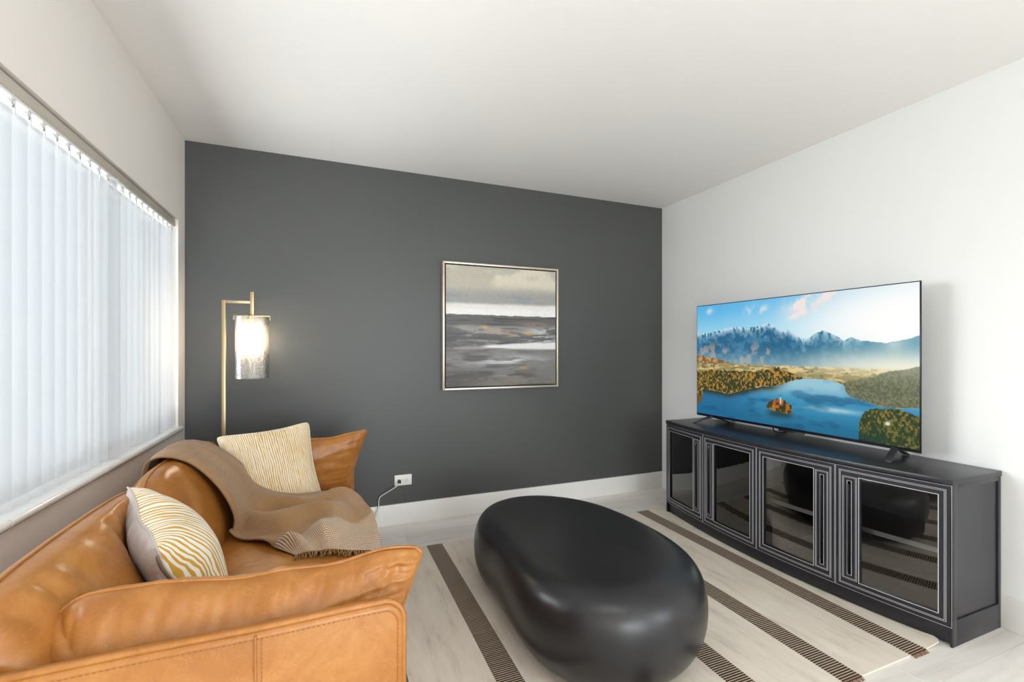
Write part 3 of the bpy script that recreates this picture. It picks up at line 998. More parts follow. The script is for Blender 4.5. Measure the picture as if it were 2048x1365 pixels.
# ------------------------------------------------------------------ painting
def painting_picture(n):
    u, v = np.meshgrid(np.linspace(0, 1, n), np.linspace(0, 1, n))
    f = lambda sx, sy, sd, o=5: fbm(u * sx + 3, v * sy + 5, sd, o)
    w = v + (f(3, 6, 1) - .5) * .035
    A = np.zeros(u.shape + (3,)) + np.array([186, 180, 164.])
    A = mixc(A, (214, 206, 188), sm(.42, .62, f(4, 7, 2)) * (1 - sm(.12, .2, w)))
    A = mixc(A, (158, 158, 154), sm(.15, .24, w))
    A = mixc(A, (146, 150, 152), sm(.45, .6, f(3, 14, 4)) * sm(.2, .26, w))
    A = mixc(A, (228, 225, 220), sm(.295, .33, w))
    A = mixc(A, (238, 236, 233), sm(.33, .38, w))
    h = .402 + (f(18, 2, 6, 3) - .5) * .012 + .006 * u
    m = sm(-.004, .004, v - h)
    B = np.zeros_like(A) + np.array([98, 96, 96.])
    st = f(4, 60, 7)
    B = mixc(B, (74, 72, 72), sm(.5, .65, st) * (1 - sm(.44, .56, v)))
    B = mixc(B, (150, 148, 146), sm(.45, .62, f(5, 38, 8)) * sm(.47, .52, v))
    B = mixc(B, (186, 190, 192), sm(.52, .66, f(6, 30, 9)) * sm(.5, .9, u) * sm(.46, .52, v) * (1 - sm(.62, .66, v)))
    B = mixc(B, (82, 80, 80), sm(.5, .62, f(4, 50, 10)) * (1 - sm(.2, .7, u)) * sm(.52, .56, v) * (1 - sm(.64, .68, v)) * .8)
    for (cu, cv, su, sv, a) in ((.33, .505, .035, .012, .95), (.47, .535, .10, .014, .75), (.74, .555, .045, .016, 1.0), (.55, .57, .08, .014, .5), (.14, .50, .10, .02, .35), (.80, .475, .12, .016, .5)):
        B = mixc(B, (196, 158, 106) if a > .4 else (168, 160, 140), np.clip(a * 1.2 * np.exp(-(((u - cu) / su) ** 2 + ((v - cv) / sv) ** 2)) * sm(.2, .55, f(14, 50, 12)), 0, 1))
    # pale strand
    wl_ = .645 + .004 * np.sin(u * 5)
    white = np.exp(-((v - (wl_ + .020)) / (.010 + .022 * sm(.3, .9, u))) ** 4) * sm(.27, .42, u)
    B = mixc(B, (228, 227, 225), white)
    B = mixc(B, (64, 62, 62), np.exp(-((v - wl_ + .012 - .006 * np.sin(u * 30)) / .004) ** 2) * sm(.22, .5, u) * .9)
    # lower field
    lo = sm(.68, .72, v)
    G = np.zeros_like(A) + np.array([118, 115, 113.])
    G = mixc(G, (78, 75, 76), sm(.40, .62, f(4, 22, 14)) * (1 - sm(.25, .75, u - .2 + .6 * (.75 - v))))
    G = mixc(G, (186, 186, 187), np.exp(-(((u - .55) / .34) ** 2 + ((v - .79) / .055) ** 2)) * (0.35 + .9 * sm(.35, .6, f(4, 40, 15))))
    G = mixc(G, (128, 118, 104), sm(.86, 1.0, v) * sm(.4, .6, f(5, 24, 16)))
    G = mixc(G, (70, 67, 68), (1 - sm(.05, .45, u)) * sm(.82, .92, v) * .8)
    G = mixc(G, (176, 146, 104), np.clip(np.exp(-(((u - .68) / .06) ** 2 + ((v - .855) / .015) ** 2)) * .8, 0, 1))
    G = mixc(G, (200, 200, 200), sm(.66, .80, f(8, 70, 17)) * .3)
    B = B * (1 - lo[..., None]) + G * lo[..., None]
    B = mixc(B, (228, 227, 225), white * (1 - sm(.70, .72, v)))
    A = A * (1 - m[..., None]) + B * m[..., None]
    A = A * (0.97 + .06 * f(70, 90, 20, 2))[..., None]
    return lin(np.clip(A, 0, 255))
PX0, PX1, PZ0, PZ1 = 0.772, 1.690, 0.918, 1.836
pic = thing('framed_painting', ((PX0 + PX1) / 2, YB, (PZ0 + PZ1) / 2), 'square abstract grey seascape painting in a champagne frame on the charcoal wall', 'painting')
M_frame = mat('champagne_silver_frame', S(222, 208, 190), 0.3, metal=0.55)
M_frame_in = mat('black_frame_rebate', S(22, 20, 19), 0.6)
FD, FW = 0.045, 0.0135
y0, y1 = YB - 0.004 - FD, YB - 0.004
for (lo, hi) in (((PX0, y0, PZ0), (PX0 + FW, y1, PZ1)), ((PX1 - FW, y0, PZ0), (PX1, y1, PZ1)), ((PX0 + FW, y0, PZ0), (PX1 - FW, y1, PZ0 + FW)), ((PX0 + FW, y0, PZ1 - FW), (PX1 - FW, y1, PZ1))):
    box('frame_rail', lo, hi, M_frame, pic, bevel=0.0012)
box('backing', (PX0 + FW, y1 - 0.012, PZ0 + FW), (PX1 - FW, y1 - 0.002, PZ1 - FW), M_frame_in, pic)
gap = 0.009
cv = box('canvas', (PX0 + FW + gap, y0 + 0.0075, PZ0 + FW + gap), (PX1 - FW - gap, y1 - 0.012, PZ1 - FW - gap), M_frame_in, pic)
M_paint = attr_material('oil_paint', 0.0, 0.45, 0.4)
picture_grid('painted_face', (PX0 + FW + gap, y0 + 0.0068, PZ1 - FW - gap), (PX1 - PX0 - 2 * FW - 2 * gap, 0, 0), (0, 0, -(PZ1 - PZ0 - 2 * FW - 2 * gap)), 300, 300, painting_picture(300), M_paint, cv)

# ------------------------------------------------------------------ sofa
SOFA_Y0, SOFA_Y1 = 0.955, 2.790
sofa = thing('leather_sofa', (-0.22, 1.87, 0), 'caramel brown leather two-seat sofa with plump cushions below the blinds', 'sofa')

def pillow_sheet(P, T, n_u, n_v):
    """front sheet (T>0) as MB grid; P(u,v) mid-plane point, T(u,v) offset vector"""
    mb = MB()
    def f(a, b):
        u, v = 2 * a - 1, 2 * b - 1
        # denser towards the seam
        u = math.copysign(1 - (1 - abs(u)) ** 1.35, u)
        v = math.copysign(1 - (1 - abs(v)) ** 1.35, v)
        return Vector(P(u, v)) + Vector(T(u, v))
    mb.grid(f, n_u, n_v)
    return mb

def puff(u, v, e=0.5):
    return max(0.0, (1 - abs(u) ** 2.4) * (1 - abs(v) ** 2.4)) ** e

def gather(u, v, seed, freq=9.0, amp=0.004, reach=0.35):
    """puckers running in from the seam"""
    du, dv = 1 - abs(u), 1 - abs(v)
    a = 0.0
    if dv < reach:
        w = (dv / reach)
        a += amp * (1 - w) * min(1, dv * 14) * (n3(u * freq + seed, seed * 3.1 + (5 if v > 0 else 0), dv * 1.2) * 1.6)
    if du < reach and not (seed < 10 and u < -0.2 and seed in (2.0, 9.0)):
        w = (du / reach)
        a += amp * (1 - w) * min(1, du * 14) * (n3(v * freq + seed + 31, seed * 1.7 + (9 if u > 0 else 0), du * 1.2) * 1.6)
    return a

def welt(P, r, mat_, parent, name='piping', n=140):
    pts = []
    per = []
    m = n // 4
    for i in range(m):
        per.append((-1 + 2 * i / m, -1))
    for i in range(m):
        per.append((1, -1 + 2 * i / m))
    for i in range(m):
        per.append((1 - 2 * i / m, 1))
    for i in range(m):
        per.append((-1, 1 - 2 * i / m))
    return MB().tube([P(u, v) for u, v in per], r, 6, closed=True).build(name, mat_, parent, smooth=True)

# --- base, panels
box('base', (-0.575, 0.998, 0.085), (0.118, 2.742, 0.305), M_leather, sofa, bevel=0.02, segs=3)
for (x, yv) in ((-0.52, 1.03), (0.07, 1.03), (-0.52, 2.71), (0.07, 2.71)):
    MB().lathe([(0.0, 0.0008), (0.018, 0.0008), (0.026, 0.10), (0.0, 0.10)], x, yv, 14).build('leg', M_leg_wood, sofa, smooth='auto')

def arm_panel(y0, y1, outer):
    """upright leather panel of the arm, rounded at the front top corner"""
    prof = [(-0.600, 0.10)]
    top = [(-0.600, 0.688), (-0.45, 0.692), (-0.30, 0.693), (-0.118, 0.691), (-0.05, 0.692), (0.04, 0.694)]
    prof += top
    for k in range(1, 9):
        a = PI / 2 * (1 - k / 8)
        prof.append((0.108 + 0.042 * math.cos(a), 0.653 + 0.042 * math.sin(a)))
    prof += [(0.149, 0.40), (0.146, 0.10)]
    mb = MB()
    n = len(prof)
    for yv in (y0, y1):
        for (x, z) in prof:
            mb.v.append((x, yv, z))
    for k in range(n):
        k2 = (k + 1) % n
        mb.f.append((k, k2, n + k2, n + k))
    mb.f.append(tuple(range(n)))
    mb.f.append(tuple(range(2 * n - 1, n - 1, -1)))
    o = mb.build('arm_panel', M_leather, sofa, smooth='auto', bevel=0.010, segs=3)
    ye = y0 if outer < 0 else y1
    edge = [(x, ye + outer * 0.0 + 0.009 * (-outer), z) for (x, z) in prof[1:]]
    edge = [(x, yy, z + 0.0025) for (x, yy, z) in edge]
    MB().tube(edge, 0.0062, 8).build('piping', M_leather, o, smooth=True)
    # vertical seam with a raised lip and stitches
    ys = ye + outer * 0.0012
    MB().tube([(-0.118, ys, 0.10), (-0.118, ys, 0.40), (-0.118, ys, 0.686)], 0.0028, 6).build('seam', M_leather, o, smooth=True)
    st = MB()
    z = 0.12
    while z < 0.68:
        st.quadbox((-0.1085, ys - 0.0006, z), (-0.1070, ys + 0.0006, z + 0.0052))
        z += 0.0085
    # stitches beside the piping
    for i in range(len(prof) - 2):
        (xa, za), (xb, zb) = prof[i + 1], prof[i + 2]
        L = math.hypot(xb - xa, zb - za)
        m = max(1, int(L / 0.0085))
        for j in range(m):
            f0, f1 = j / m, (j + 0.6) / m
            nx, nz = (zb - za) / L, -(xb - xa) / L
            a = (xa + (xb - xa) * f0 + nx * -0.0 , za + (zb - za) * f0)
            b = (xa + (xb - xa) * f1, za + (zb - za) * f1)
            off = 0.0125
            cx, cz = nx * off, nz * off
            # inwards is towards the panel centre
            sgn = 1 if ((-0.2 - xa) * nx + (0.35 - za) * nz) > 0 else -1
            st.tube([(a[0] + sgn * cx, ys, a[1] + sgn * cz), (b[0] + sgn * cx, ys, b[1] + sgn * cz)], 0.0008, 4)
    st.build('stitching', M_stitch_tan, o)['kind'] = 'stuff'
    return o
arm_panel(SOFA_Y0, SOFA_Y0 + 0.040, -1)
arm_panel(SOFA_Y1 - 0.040, SOFA_Y1, 1)
box('back_panel', (-0.640, SOFA_Y0 + 0.01, 0.10), (-0.598, SOFA_Y1 - 0.01, 0.715), M_leather, sofa, bevel=0.014, segs=3)

# --- seat cushion
def seat_cushion():
    xa, xb, ya, yb, za, zb = -0.44, 0.168, 1.135, 2.63, 0.302, 0.462
    def section(t):
        # closed loop in XZ, rounded box; crown on top
        pts = []
        r = 0.045
        for (cx, cz, a0) in ((xb - r, zb - r, 0), (xa + r, zb - r, 90), (xa + r, za + r * .6, 180), (xb - r, za + r * .6, 270)):
            for k in range(7):
                a = math.radians(a0 + 90 * k / 6)
                rr = r if a0 < 180 else r * .6
                pts.append((cx + (r if a0 in (0, 90, 180, 270) else 0) * math.cos(a), cz + rr * math.sin(a)))
            if a0 == 0:
                for k in range(1, 12):
                    f = k / 12
                    pts.append((xb - r + (xa + r - xb + r) * f, zb))
        return pts
    mb = MB()
    sec = section(0)
    n = len(sec)
    ny = 60
    for j in range(ny + 1):
        t = j / ny
        yv = ya + (yb - ya) * t
        e = max(0.0, 1 - min(t, 1 - t) / 0.035)
        sh = 1 - 0.16 * e ** 2
        cz = (za + zb) / 2
        for (x, z) in sec:
            zz = cz + (z - cz) * sh
            crown = 0.016 * max(0, 1 - ((x + 0.13) / 0.33) ** 2) * max(0, 1 - (2 * t - 1) ** 4)
            if z > cz:
                zz += crown + 0.004 * n3(x * 6, yv * 5, 2.0)
            xx = x + (0.006 * n3(yv * 6, z * 8, 4.0) if x > 0.1 else 0)
            mb.v.append((xx, yv, zz))
    for j in range(ny):
        for k in range(n):
            k2 = (k + 1) % n
            mb.f.append((j * n + k, j * n + k2, (j + 1) * n + k2, (j + 1) * n + k))
    mb.f.append(tuple(range(n)))
    mb.f.append(tuple(ny * n + k for k in reversed(range(n))))
    o = mb.build('seat_cushion', M_leather, sofa, smooth=True)
    MB().tube([(0.158, ya + 0.02 + (yb - ya - 0.04) * i / 40, 0.447 + 0.002 * n3(i * .3, 0, 0)) for i in range(41)], 0.0035, 6).build('piping', M_leather, o, smooth=True)
    return o
seat_cushion()

# --- back cushions
BACK_PROF = [(-0.560, 0.400), (-0.590, 0.560), (-0.597, 0.700), (-0.592, 0.752), (-0.578, 0.776), (-0.552, 0.788),   # back, top gusset, seam
             (-0.510, 0.783), (-0.470, 0.752), (-0.432, 0.700), (-0.402, 0.630), (-0.380, 0.550), (-0.372, 0.490), (-0.380, 0.445), (-0.42, 0.410)]
def back_cushion(ya, yb, dent=None, seed=0.0):
    loop = catmull([(x, 0, z) for x, z in BACK_PROF] + [(BACK_PROF[0][0], 0, BACK_PROF[0][1])], 90)[:-1]
    c = Vector((-0.485, 0, 0.60))
    mb = MB()
    n = len(loop)
    ny = 56
    for j in range(ny + 1):
        t = j / ny
        t = 0.5 - 0.5 * math.cos(PI * t)
        yv = ya + (yb - ya) * t
        e = abs(2 * t - 1)
        s = (max(0.0, 1 - e ** 7)) ** 0.42 if e < 1 else 0.0
        s = 0.50 + 0.50 * s
        for p in loop:
            q = c + (p - c) * s
            # extra fullness in the middle of the front
            front = max(0, min(1, (p.x + 0.52) / 0.12))
            q.x += front * (0.030 * (1 - e ** 2.0) - 0.012)
            q.z += (0.012 * (1 - e ** 2) - 0.006) * max(0, min(1, (p.z - 0.6) / 0.15))
            # puckers below the top seam
            dz = max(0.0, 0.788 - p.z)
            if front > 0.05 or p.z > 0.76:
                a = math.exp(-dz / 0.09) * min(1, dz / 0.012)
                w = n3(yv * 26 + seed, dz * 6, seed) * 0.010 * a
                q.x += w
                q.z += w * 0.6
                q.x += 0.008 * n3(yv * 5 + seed, p.z * 7, 3.3 + seed) * front
            if dent and front > 0:
                g = math.exp(-((yv - dent[0]) / 0.22) ** 4 - ((p.z - dent[1]) / 0.24) ** 4)
                q.x -= 0.105 * g * front
            mb.v.append((q.x, yv, q.z))
    for j in range(ny):
        for k in range(n):
            k2 = (k + 1) % n
            mb.f.append((j * n + k, j * n + k2, (j + 1) * n + k2, (j + 1) * n + k))
    mb.f.append(tuple(range(n)))
    mb.f.append(tuple(ny * n + k for k in reversed(range(n))))
    o = mb.build('back_cushion', M_leather, sofa, smooth=True)
    # seams: one along the front of the top gusset, one along its back
    for (sx, sz, r) in ((-0.552, 0.7895, 0.0030), (-0.592, 0.758, 0.0030)):
        pts = []
        for j in range(50):
            t = j / 49
            e = abs(2 * t - 1)
            s = 0.50 + 0.50 * (max(0.0, 1 - e ** 7)) ** 0.42
            q = c + (Vector((sx, 0, sz)) - c) * s
            q.z += (0.012 * (1 - e ** 2) - 0.006)
            pts.append((q.x, ya + (yb - ya) * t, q.z))
        MB().tube(pts, r, 6).build('piping', M_leather, o, smooth=True)
    return o
back_cushion(1.000, 1.800, dent=(1.62, 0.60), seed=1.0)
back_cushion(1.792, 2.640, seed=6.0)

# --- arm cushions
def arm_cushion(yc, t_out, t_in, ztop, zear, seed, flip, pucker):
    zb = 0.43
    def P(u, v):
        f = (v + 1) / 2
        xr = 0.120 + 0.100 * f ** 1.4
        xl = -0.474
        mid = (zb + ztop) / 2
        hx, hz = (xr - xl) / 2, (ztop - zb) / 2
        dx, dz = hx * u, hz * v
        rad = 0.078 if u < 0 else 0.026
        ax, az = abs(dx) - (hx - rad), abs(dz) - (hz - rad)
        if ax > 0 and az > 0:
            k = max(ax, az) / math.hypot(ax, az)
            dx = math.copysign(hx - rad + ax * k, dx)
            dz = math.copysign(hz - rad + az * k, dz)
        zz = mid + dz
        x = (xl + xr) / 2 + dx
        # ear at the front top, slight sag of the top line before it
        fr = max(0.0, u)
        zz += f ** 2 * (zear - ztop) * fr ** 6 - f ** 3 * 0.018 * math.sin(PI * min(1, max(0, (u + 0.5) / 1.35))) + f ** 4 * 0.006 * n3(u * 3.5 + seed, 2, 5)
        lean = 0.030 * (f - 0.5)
        return (x, yc + lean * (1 if not flip else -1), zz)
    def Tf(sign, th):
        def T(u, v):
            e = 5.0 if u < 0 else 2.4
            d = max(0.0, (1 - abs(u) ** e) * (1 - abs(v) ** 2.6)) ** 0.46 * th
            d *= 1 - 0.25 * max(0, u) ** 3
            d += gather(u, v, seed, 12, pucker, 0.62) * min(1, 3 * (1 + u)) + 0.006 * n3(u * 4 + seed, v * 3, 1.0) * puff(u, v)
            return (0, sign * d, 0)
        return T
    nu, nv = 110, 64
    mb = pillow_sheet(P, Tf(-1, t_out), nu, nv)
    m2 = pillow_sheet(P, Tf(1, t_in), nu, nv)
    b = len(mb.v)
    mb.v += m2.v
    mb.f += [tuple(i + b for i in reversed(q)) for q in m2.f]
    o = mb.build('arm_cushion', M_leather, sofa, smooth=True, merge=True)
    welt(P, 0.0042, M_leather, o)
    return o
arm_cushion(1.085, 0.092, 0.085, 0.750, 0.736, 2.0, False, 0.015)
arm_cushion(2.665, 0.088, 0.080, 0.752, 0.772, 9.0, True, 0.003)

# ------------------------------------------------------------------ throw pillows
def stripe_fabric(name, scale, gold, cream, width, rot=(0, 0, 0), extra=None):
    m, nt, p, out = nodes_of(name)
    vec = coords(nt, 'UV', (1, 1, 1), rot)
    w = N(nt, 'ShaderNodeTexWave', Scale=scale, Distortion=5.5, Detail=2.5)
    w.wave_type = 'BANDS'
    w.bands_direction = 'X'
    w.inputs['Detail Scale'].default_value = 1.3
    w.inputs['Detail Roughness'].default_value = 0.6
    mp = N(nt, 'ShaderNodeMapping')
    mp.inputs['Scale'].default_value = (1.0, 0.22, 1)
    nt.links.new(vec, mp.inputs['Vector'])
    nt.links.new(mp.outputs[0], w.inputs['Vector'])
    t = N(nt, 'ShaderNodeTexNoise', Scale=2.6, Detail=2.0)
    nt.links.new(vec, t.inputs['Vector'])
    # the line weight varies over the cloth
    ad = N(nt, 'ShaderNodeMath', operation='MULTIPLY_ADD')
    ad.inputs[1].default_value = 0.9
    ad.inputs[2].default_value = -0.45
    nt.links.new(t.outputs['Fac'], ad.inputs[0])
    s = N(nt, 'ShaderNodeMath', operation='ADD')
    nt.links.new(w.outputs['Fac'], s.inputs[0])
    nt.links.new(ad.outputs[0], s.inputs[1])
    c = ramp(nt, s.outputs[0], [(width - 0.05, cream), (width + 0.04, gold)])
    nt.links.new(c, p.inputs['Base Color'])
    p.inputs['Roughness'].default_value = 0.9
    p.inputs['Specular IOR Level'].default_value = 0.2
    p.inputs['Sheen Weight'].default_value = 0.2
    b = N(nt, 'ShaderNodeBump', Strength=0.25, Distance=0.002)
    nt.links.new(w.outputs['Fac'], b.inputs['Height'])
    nt.links.new(b.outputs[0], p.inputs['Normal'])
    return m
M_stripe_far = stripe_fabric('cream_gold_strie_cloth', 17.0, S(200, 158, 84), S(230, 220, 200), 0.60)
M_stripe_near = stripe_fabric('cream_gold_zebra_cloth', 10.0, S(202, 156, 62), S(234, 228, 216), 0.60)
M_linen = mat('grey_linen', S(196, 186, 180), 0.95, spec=0.15, var=(V3(160), 3.0), color2=S(178, 168, 162), bump=((500, 500, 500), 0.3, 0.001), sheen=0.2)
M_zip = mat('grey_zip_tape', S(120, 104, 84), 0.7)
M_brass = mat('antique_brass', S(186, 146, 84), 0.35, metal=1.0)

def uv_grid(o, nu, nv):
    me = o.data
    uvl = me.uv_layers.new(name='UVMap')
    for poly in me.polygons:
        for li in poly.loop_indices:
            vi = me.loops[li].vertex_index
            uvl.data[li].uv = ((vi % nu) / (nu - 1), (vi // nu) / (nv - 1))

def throw_pillow(label, TLc, TRc, BRc, BLc, th_f, th_b, m_front, m_back, seed, pinch=0.10, zipper=False):
    TLc, TRc, BRc, BLc = map(Vector, (TLc, TRc, BRc, BLc))
    O = (TLc + TRc + BRc + BLc) / 4
    ex = ((TRc + BRc) - (TLc + BLc)) / 4
    ey = ((TLc + TRc) - (BLc + BRc)) / 4
    en = ex.cross(ey).normalized()
    root = thing('throw_pillow', O - Vector((0, 0, ey.length)), label, 'pillow')
    def P(u, v):
        cr = 1 - 0.05 * (abs(u) * abs(v)) ** 9
        a = cr * u * (1 - pinch * (1 - v * v) * u * u)
        b = cr * v * (1 - pinch * (1 - u * u) * v * v)
        w = ((TLc * (1 - a) + TRc * (1 + a)) * (1 + b) + (BLc * (1 - a) + BRc * (1 + a)) * (1 - b)) / 4
        w += en * (0.012 * n3(u * 1.5 + seed, v * 1.5, seed))
        return w
    def T(sign, th):
        def f(u, v):
            d = puff(u, v, 0.55) * th
            d += gather(u, v, seed, 7, 0.005, 0.4)
            ear = (abs(u) * abs(v)) ** 10
            return en * (sign * (d + 0.006 * ear * (1 - abs(u)) ))
        return f
    nu = nv = 56
    f = pillow_sheet(P, T(1, th_f), nu, nv).build('front_panel', m_front, root, smooth=True)
    uv_grid(f, nu, nv)
    b = pillow_sheet(P, T(-1, th_b), nu, nv).build('back_panel', m_back, root, smooth=True)
    uv_grid(b, nu, nv)
    welt(P, 0.0028, m_front if not zipper else M_linen, root)
    if zipper:
        pts = [P(-1, 1 - 2 * i / 30) + en * -0.004 for i in range(2, 29)]
        MB().tube(pts, 0.0042, 6).build('zipper', M_zip, root, smooth=True)
    return root
throw_pillow('cream square throw pillow with fine gold wavy lines beyond the brown throw',
             (-0.475, 2.500, 0.805), (-0.075, 2.575, 0.842), (-0.004, 2.395, 0.478), (-0.352, 2.335, 0.474), 0.075, 0.055, M_stripe_far, M_stripe_far, 3.0, 0.09)
throw_pillow('throw pillow with bold gold zebra lines and a plain grey linen back',
             (-0.362, 1.285, 0.752), (-0.548, 1.690, 0.812), (-0.392, 1.715, 0.492), (-0.240, 1.325, 0.472), 0.108, 0.066, M_stripe_near, M_linen, 8.0, 0.09, zipper=True)

# ------------------------------------------------------------------ throw blanket
def blanket_material():
    m, nt, p, out = nodes_of('brown_woven_wool')
    uv = coords(nt, 'UV')
    sep = N(nt, 'ShaderNodeSeparateXYZ')
    nt.links.new(uv, sep.inputs[0])
    def wave(direction, scale):
        w = N(nt, 'ShaderNodeTexWave', Scale=scale, Distortion=0.4, Detail=1.0)
        w.wave_type = 'BANDS'
        w.bands_direction = direction
        nt.links.new(uv, w.inputs['Vector'])
        return w.outputs['Fac']
    a, b_ = wave('X', 24.0), wave('Y', 58.0)
    mul = N(nt, 'ShaderNodeMath', operation='MULTIPLY')
    nt.links.new(a, mul.inputs[0])
    nt.links.new(b_, mul.inputs[1])
    t = N(nt, 'ShaderNodeTexNoise', Scale=5.0, Detail=4.0)
    nt.links.new(uv, t.inputs['Vector'])
    c = ramp(nt, t.outputs['Fac'], [(0.3, S(158, 121, 82)), (0.7, S(180, 143, 102))])
    dk = N(nt, 'ShaderNodeMixRGB')
    dk.inputs['Color2'].default_value = S(128, 94, 62)
    f0 = ramp(nt, mul.outputs[0], [(0.05, (0.55, 0.55, 0.55, 1)), (0.4, (0, 0, 0, 1))])
    nt.links.new(f0, dk.inputs['Fac'])
    nt.links.new(c, dk.inputs['Color1'])
    # pale flecked bands towards the fringed end
    band = ramp(nt, sep.outputs['Y'], [(0.0, (0, 0, 0, 1)), (0.845, (0, 0, 0, 1)), (0.855, (1, 1, 1, 1)), (0.985, (1, 1, 1, 1))])
    fl = ramp(nt, mul.outputs[0], [(0.30, (0, 0, 0, 1)), (0.52, (1, 1, 1, 1))])
    mm = N(nt, 'ShaderNodeMath', operation='MULTIPLY')
    nt.links.new(band, mm.inputs[0])
    nt.links.new(fl, mm.inputs[1])
    mx = N(nt, 'ShaderNodeMixRGB')
    mx.inputs['Color2'].default_value = S(244, 232, 216)
    nt.links.new(mm.outputs[0], mx.inputs['Fac'])
    nt.links.new(dk.outputs[0], mx.inputs['Color1'])
    nt.links.new(mx.outputs[0], p.inputs['Base Color'])
    p.inputs['Roughness'].default_value = 0.95
    p.inputs['Specular IOR Level'].default_value = 0.15
    p.inputs['Sheen Weight'].default_value = 0.25
    b = N(nt, 'ShaderNodeBump', Strength=0.6, Distance=0.003)
    nt.links.new(mul.outputs[0], b.inputs['Height'])
    nt.links.new(b.outputs[0], p.inputs['Normal'])
    return m
M_blanket = blanket_material()
# rows run from behind the sofa back over the cushion to the fringed end on the seat; columns left to right
rows = [
    [(-0.622, 2.07, 0.735), (-0.625, 2.17, 0.715), (-0.622, 2.34, 0.70)],
    [(-0.606, 2.06, 0.792), (-0.606, 2.18, 0.800), (-0.603, 2.35, 0.797)],
    [(-0.550, 2.055, 0.812), (-0.548, 2.20, 0.826), (-0.54, 2.36, 0.815)],
    [(-0.462, 2.045, 0.780), (-0.458, 2.21, 0.795), (-0.455, 2.37, 0.785)],
    [(-0.375, 2.035, 0.685), (-0.365, 2.23, 0.705), (-0.36, 2.40, 0.70)],
    [(-0.322, 2.02, 0.580), (-0.300, 2.23, 0.605), (-0.285, 2.40, 0.60)],
    [(-0.330, 2.035, 0.505), (-0.230, 2.20, 0.565), (-0.15, 2.37, 0.53)],
    [(-0.335, 2.03, 0.492), (-0.150, 2.14, 0.520), (0.02, 2.34, 0.500)],
    [(-0.255, 1.965, 0.490), (-0.060, 2.06, 0.535), (0.120, 2.25, 0.505)],
    [(-0.190, 1.895, 0.490), (-0.010, 1.96, 0.505), (0.175, 2.06, 0.495)],
    [(-0.135, 1.830, 0.488), (0.02, 1.86, 0.515), (0.192, 1.88, 0.478)],
    [(-0.098, 1.785, 0.484), (0.04, 1.765, 0.490), (0.190, 1.715, 0.462)],
]
NBU, NBV = 64, 150
cols = [catmull([r[k] for r in rows], NBV) for k in range(3)]
def blanket_pt(a, b):
    j = min(NBV - 1, int(round(b * (NBV - 1))))
    p = catmull([cols[0][j], cols[1][j], cols[2][j]], 3)
    p0, p1, p2 = cols[0][j], cols[1][j], cols[2][j]
    # quadratic through three columns
    L0, L1, L2 = (1 - a) * (1 - 2 * a), 4 * a * (1 - a), a * (2 * a - 1)
    q = p0 * L0 + p1 * L1 + p2 * L2
    on = max(0.0, min(1.0, (b - 0.48) / 0.14))       # on the seat: deep soft folds
    edge = min(1, a / 0.05) * min(1, (1 - a) / 0.05)
    up = Vector((0.75 * (1 - on), -0.15, 0.35 + 0.65 * on))
    f1 = math.sin(a * 13 + 3.0 * n3(b * 3.2, a * 1.5, 4.0)) * 0.5 + 0.5
    w = 2 * PI * (a * 2.3 - b * 2.2 + 0.75 * n3(b * 4.5, a * 1.6, 2.0))
    f2 = (0.5 + 0.5 * math.sin(w)) ** 1.6
    f3 = max(0, n3(a * 2.6 + 1, b * 6.0 + 3, 1.0) + 0.1)
    h = (1 - on) * (0.012 * f1 * edge) + on * (0.058 * f2 * min(1, a / 0.08) * (1 - 0.45 * a) + 0.060 * f3) * min(1, (1 - b) / 0.07 + 0.10)
    h *= 1 - 0.6 * max(0, (b - 0.9) / 0.1)
    q = q + up * h
    if on > 0.3:
        q.z = max(q.z, 0.4845)
    return q
bl = thing('throw_blanket', (-0.2, 2.05, 0.47), 'brown woven throw blanket with pale flecks and a fringe, draped over the sofa', 'blanket')
mb = MB().grid(blanket_pt, NBU, NBV)
cloth = mb.build('cloth', M_blanket, bl, smooth=True)
uv_grid(cloth, NBU, NBV)
so = cloth.modifiers.new('thickness', 'SOLIDIFY')
so.thickness = 0.006
so.offset = 0.0
M_fringe = mat('brown_fringe_yarn', S(140, 106, 70), 0.95, spec=0.1)
fr = MB()
for i in range(95):
    a = i / 94
    p = blanket_pt(a, 1.0)
    d = Vector((random.uniform(-0.35, 0.25), -1, 0)).normalized()
    L = random.uniform(0.026, 0.042)
    fall = 0 if p.x < 0.15 else 1
    q1 = p + d * L * 0.5 + Vector((0, 0, 0.003 - 0.012 * fall))
    q2 = p + d * L + Vector((random.uniform(-.008, .008), 0, -0.004 - 0.03 * fall))
    if not fall:
        q1.z, q2.z = max(q1.z, 0.4835), max(q2.z, 0.4805)
    fr.tube([p, q1, q2], 0.0019, 5, rfn=lambda t: 1 - 0.4 * t)
fr.build('fringe', M_fringe, bl, smooth=True)['kind'] = 'stuff'

# ------------------------------------------------------------------ floor lamp
LX, LY = -0.514, 2.935
lamp = thing('floor_lamp', (LX, LY, 0), 'slim brass floor lamp with a lit seeded glass cylinder shade in the corner', 'floor lamp')
M_lampbrass = mat('brushed_pale_brass', S(186, 166, 128), 0.38, metal=0.85)
hw = 0.0095
PT = 1.480
box('base', (LX - 0.055, LY - 0.105, 0.0006), (LX + 0.195, LY + 0.105, 0.020), M_lampbrass, lamp, bevel=0.003)
box('pole', (LX - hw, LY - hw, 0.020), (LX + hw, LY + hw, PT), M_lampbrass, lamp, bevel=0.001)
SX = LX + 0.136
box('arm', (LX + hw, LY - hw + 0.001, PT - 0.016), (SX - hw, LY + hw - 0.001, PT), M_lampbrass, lamp, bevel=0.001)
box('stem', (SX - hw, LY - hw, 1.385), (SX + hw, LY + hw, 1.531), M_lampbrass, lamp, bevel=0.001)
SR, SZ0, SZ1 = 0.082, 1.048, 1.395
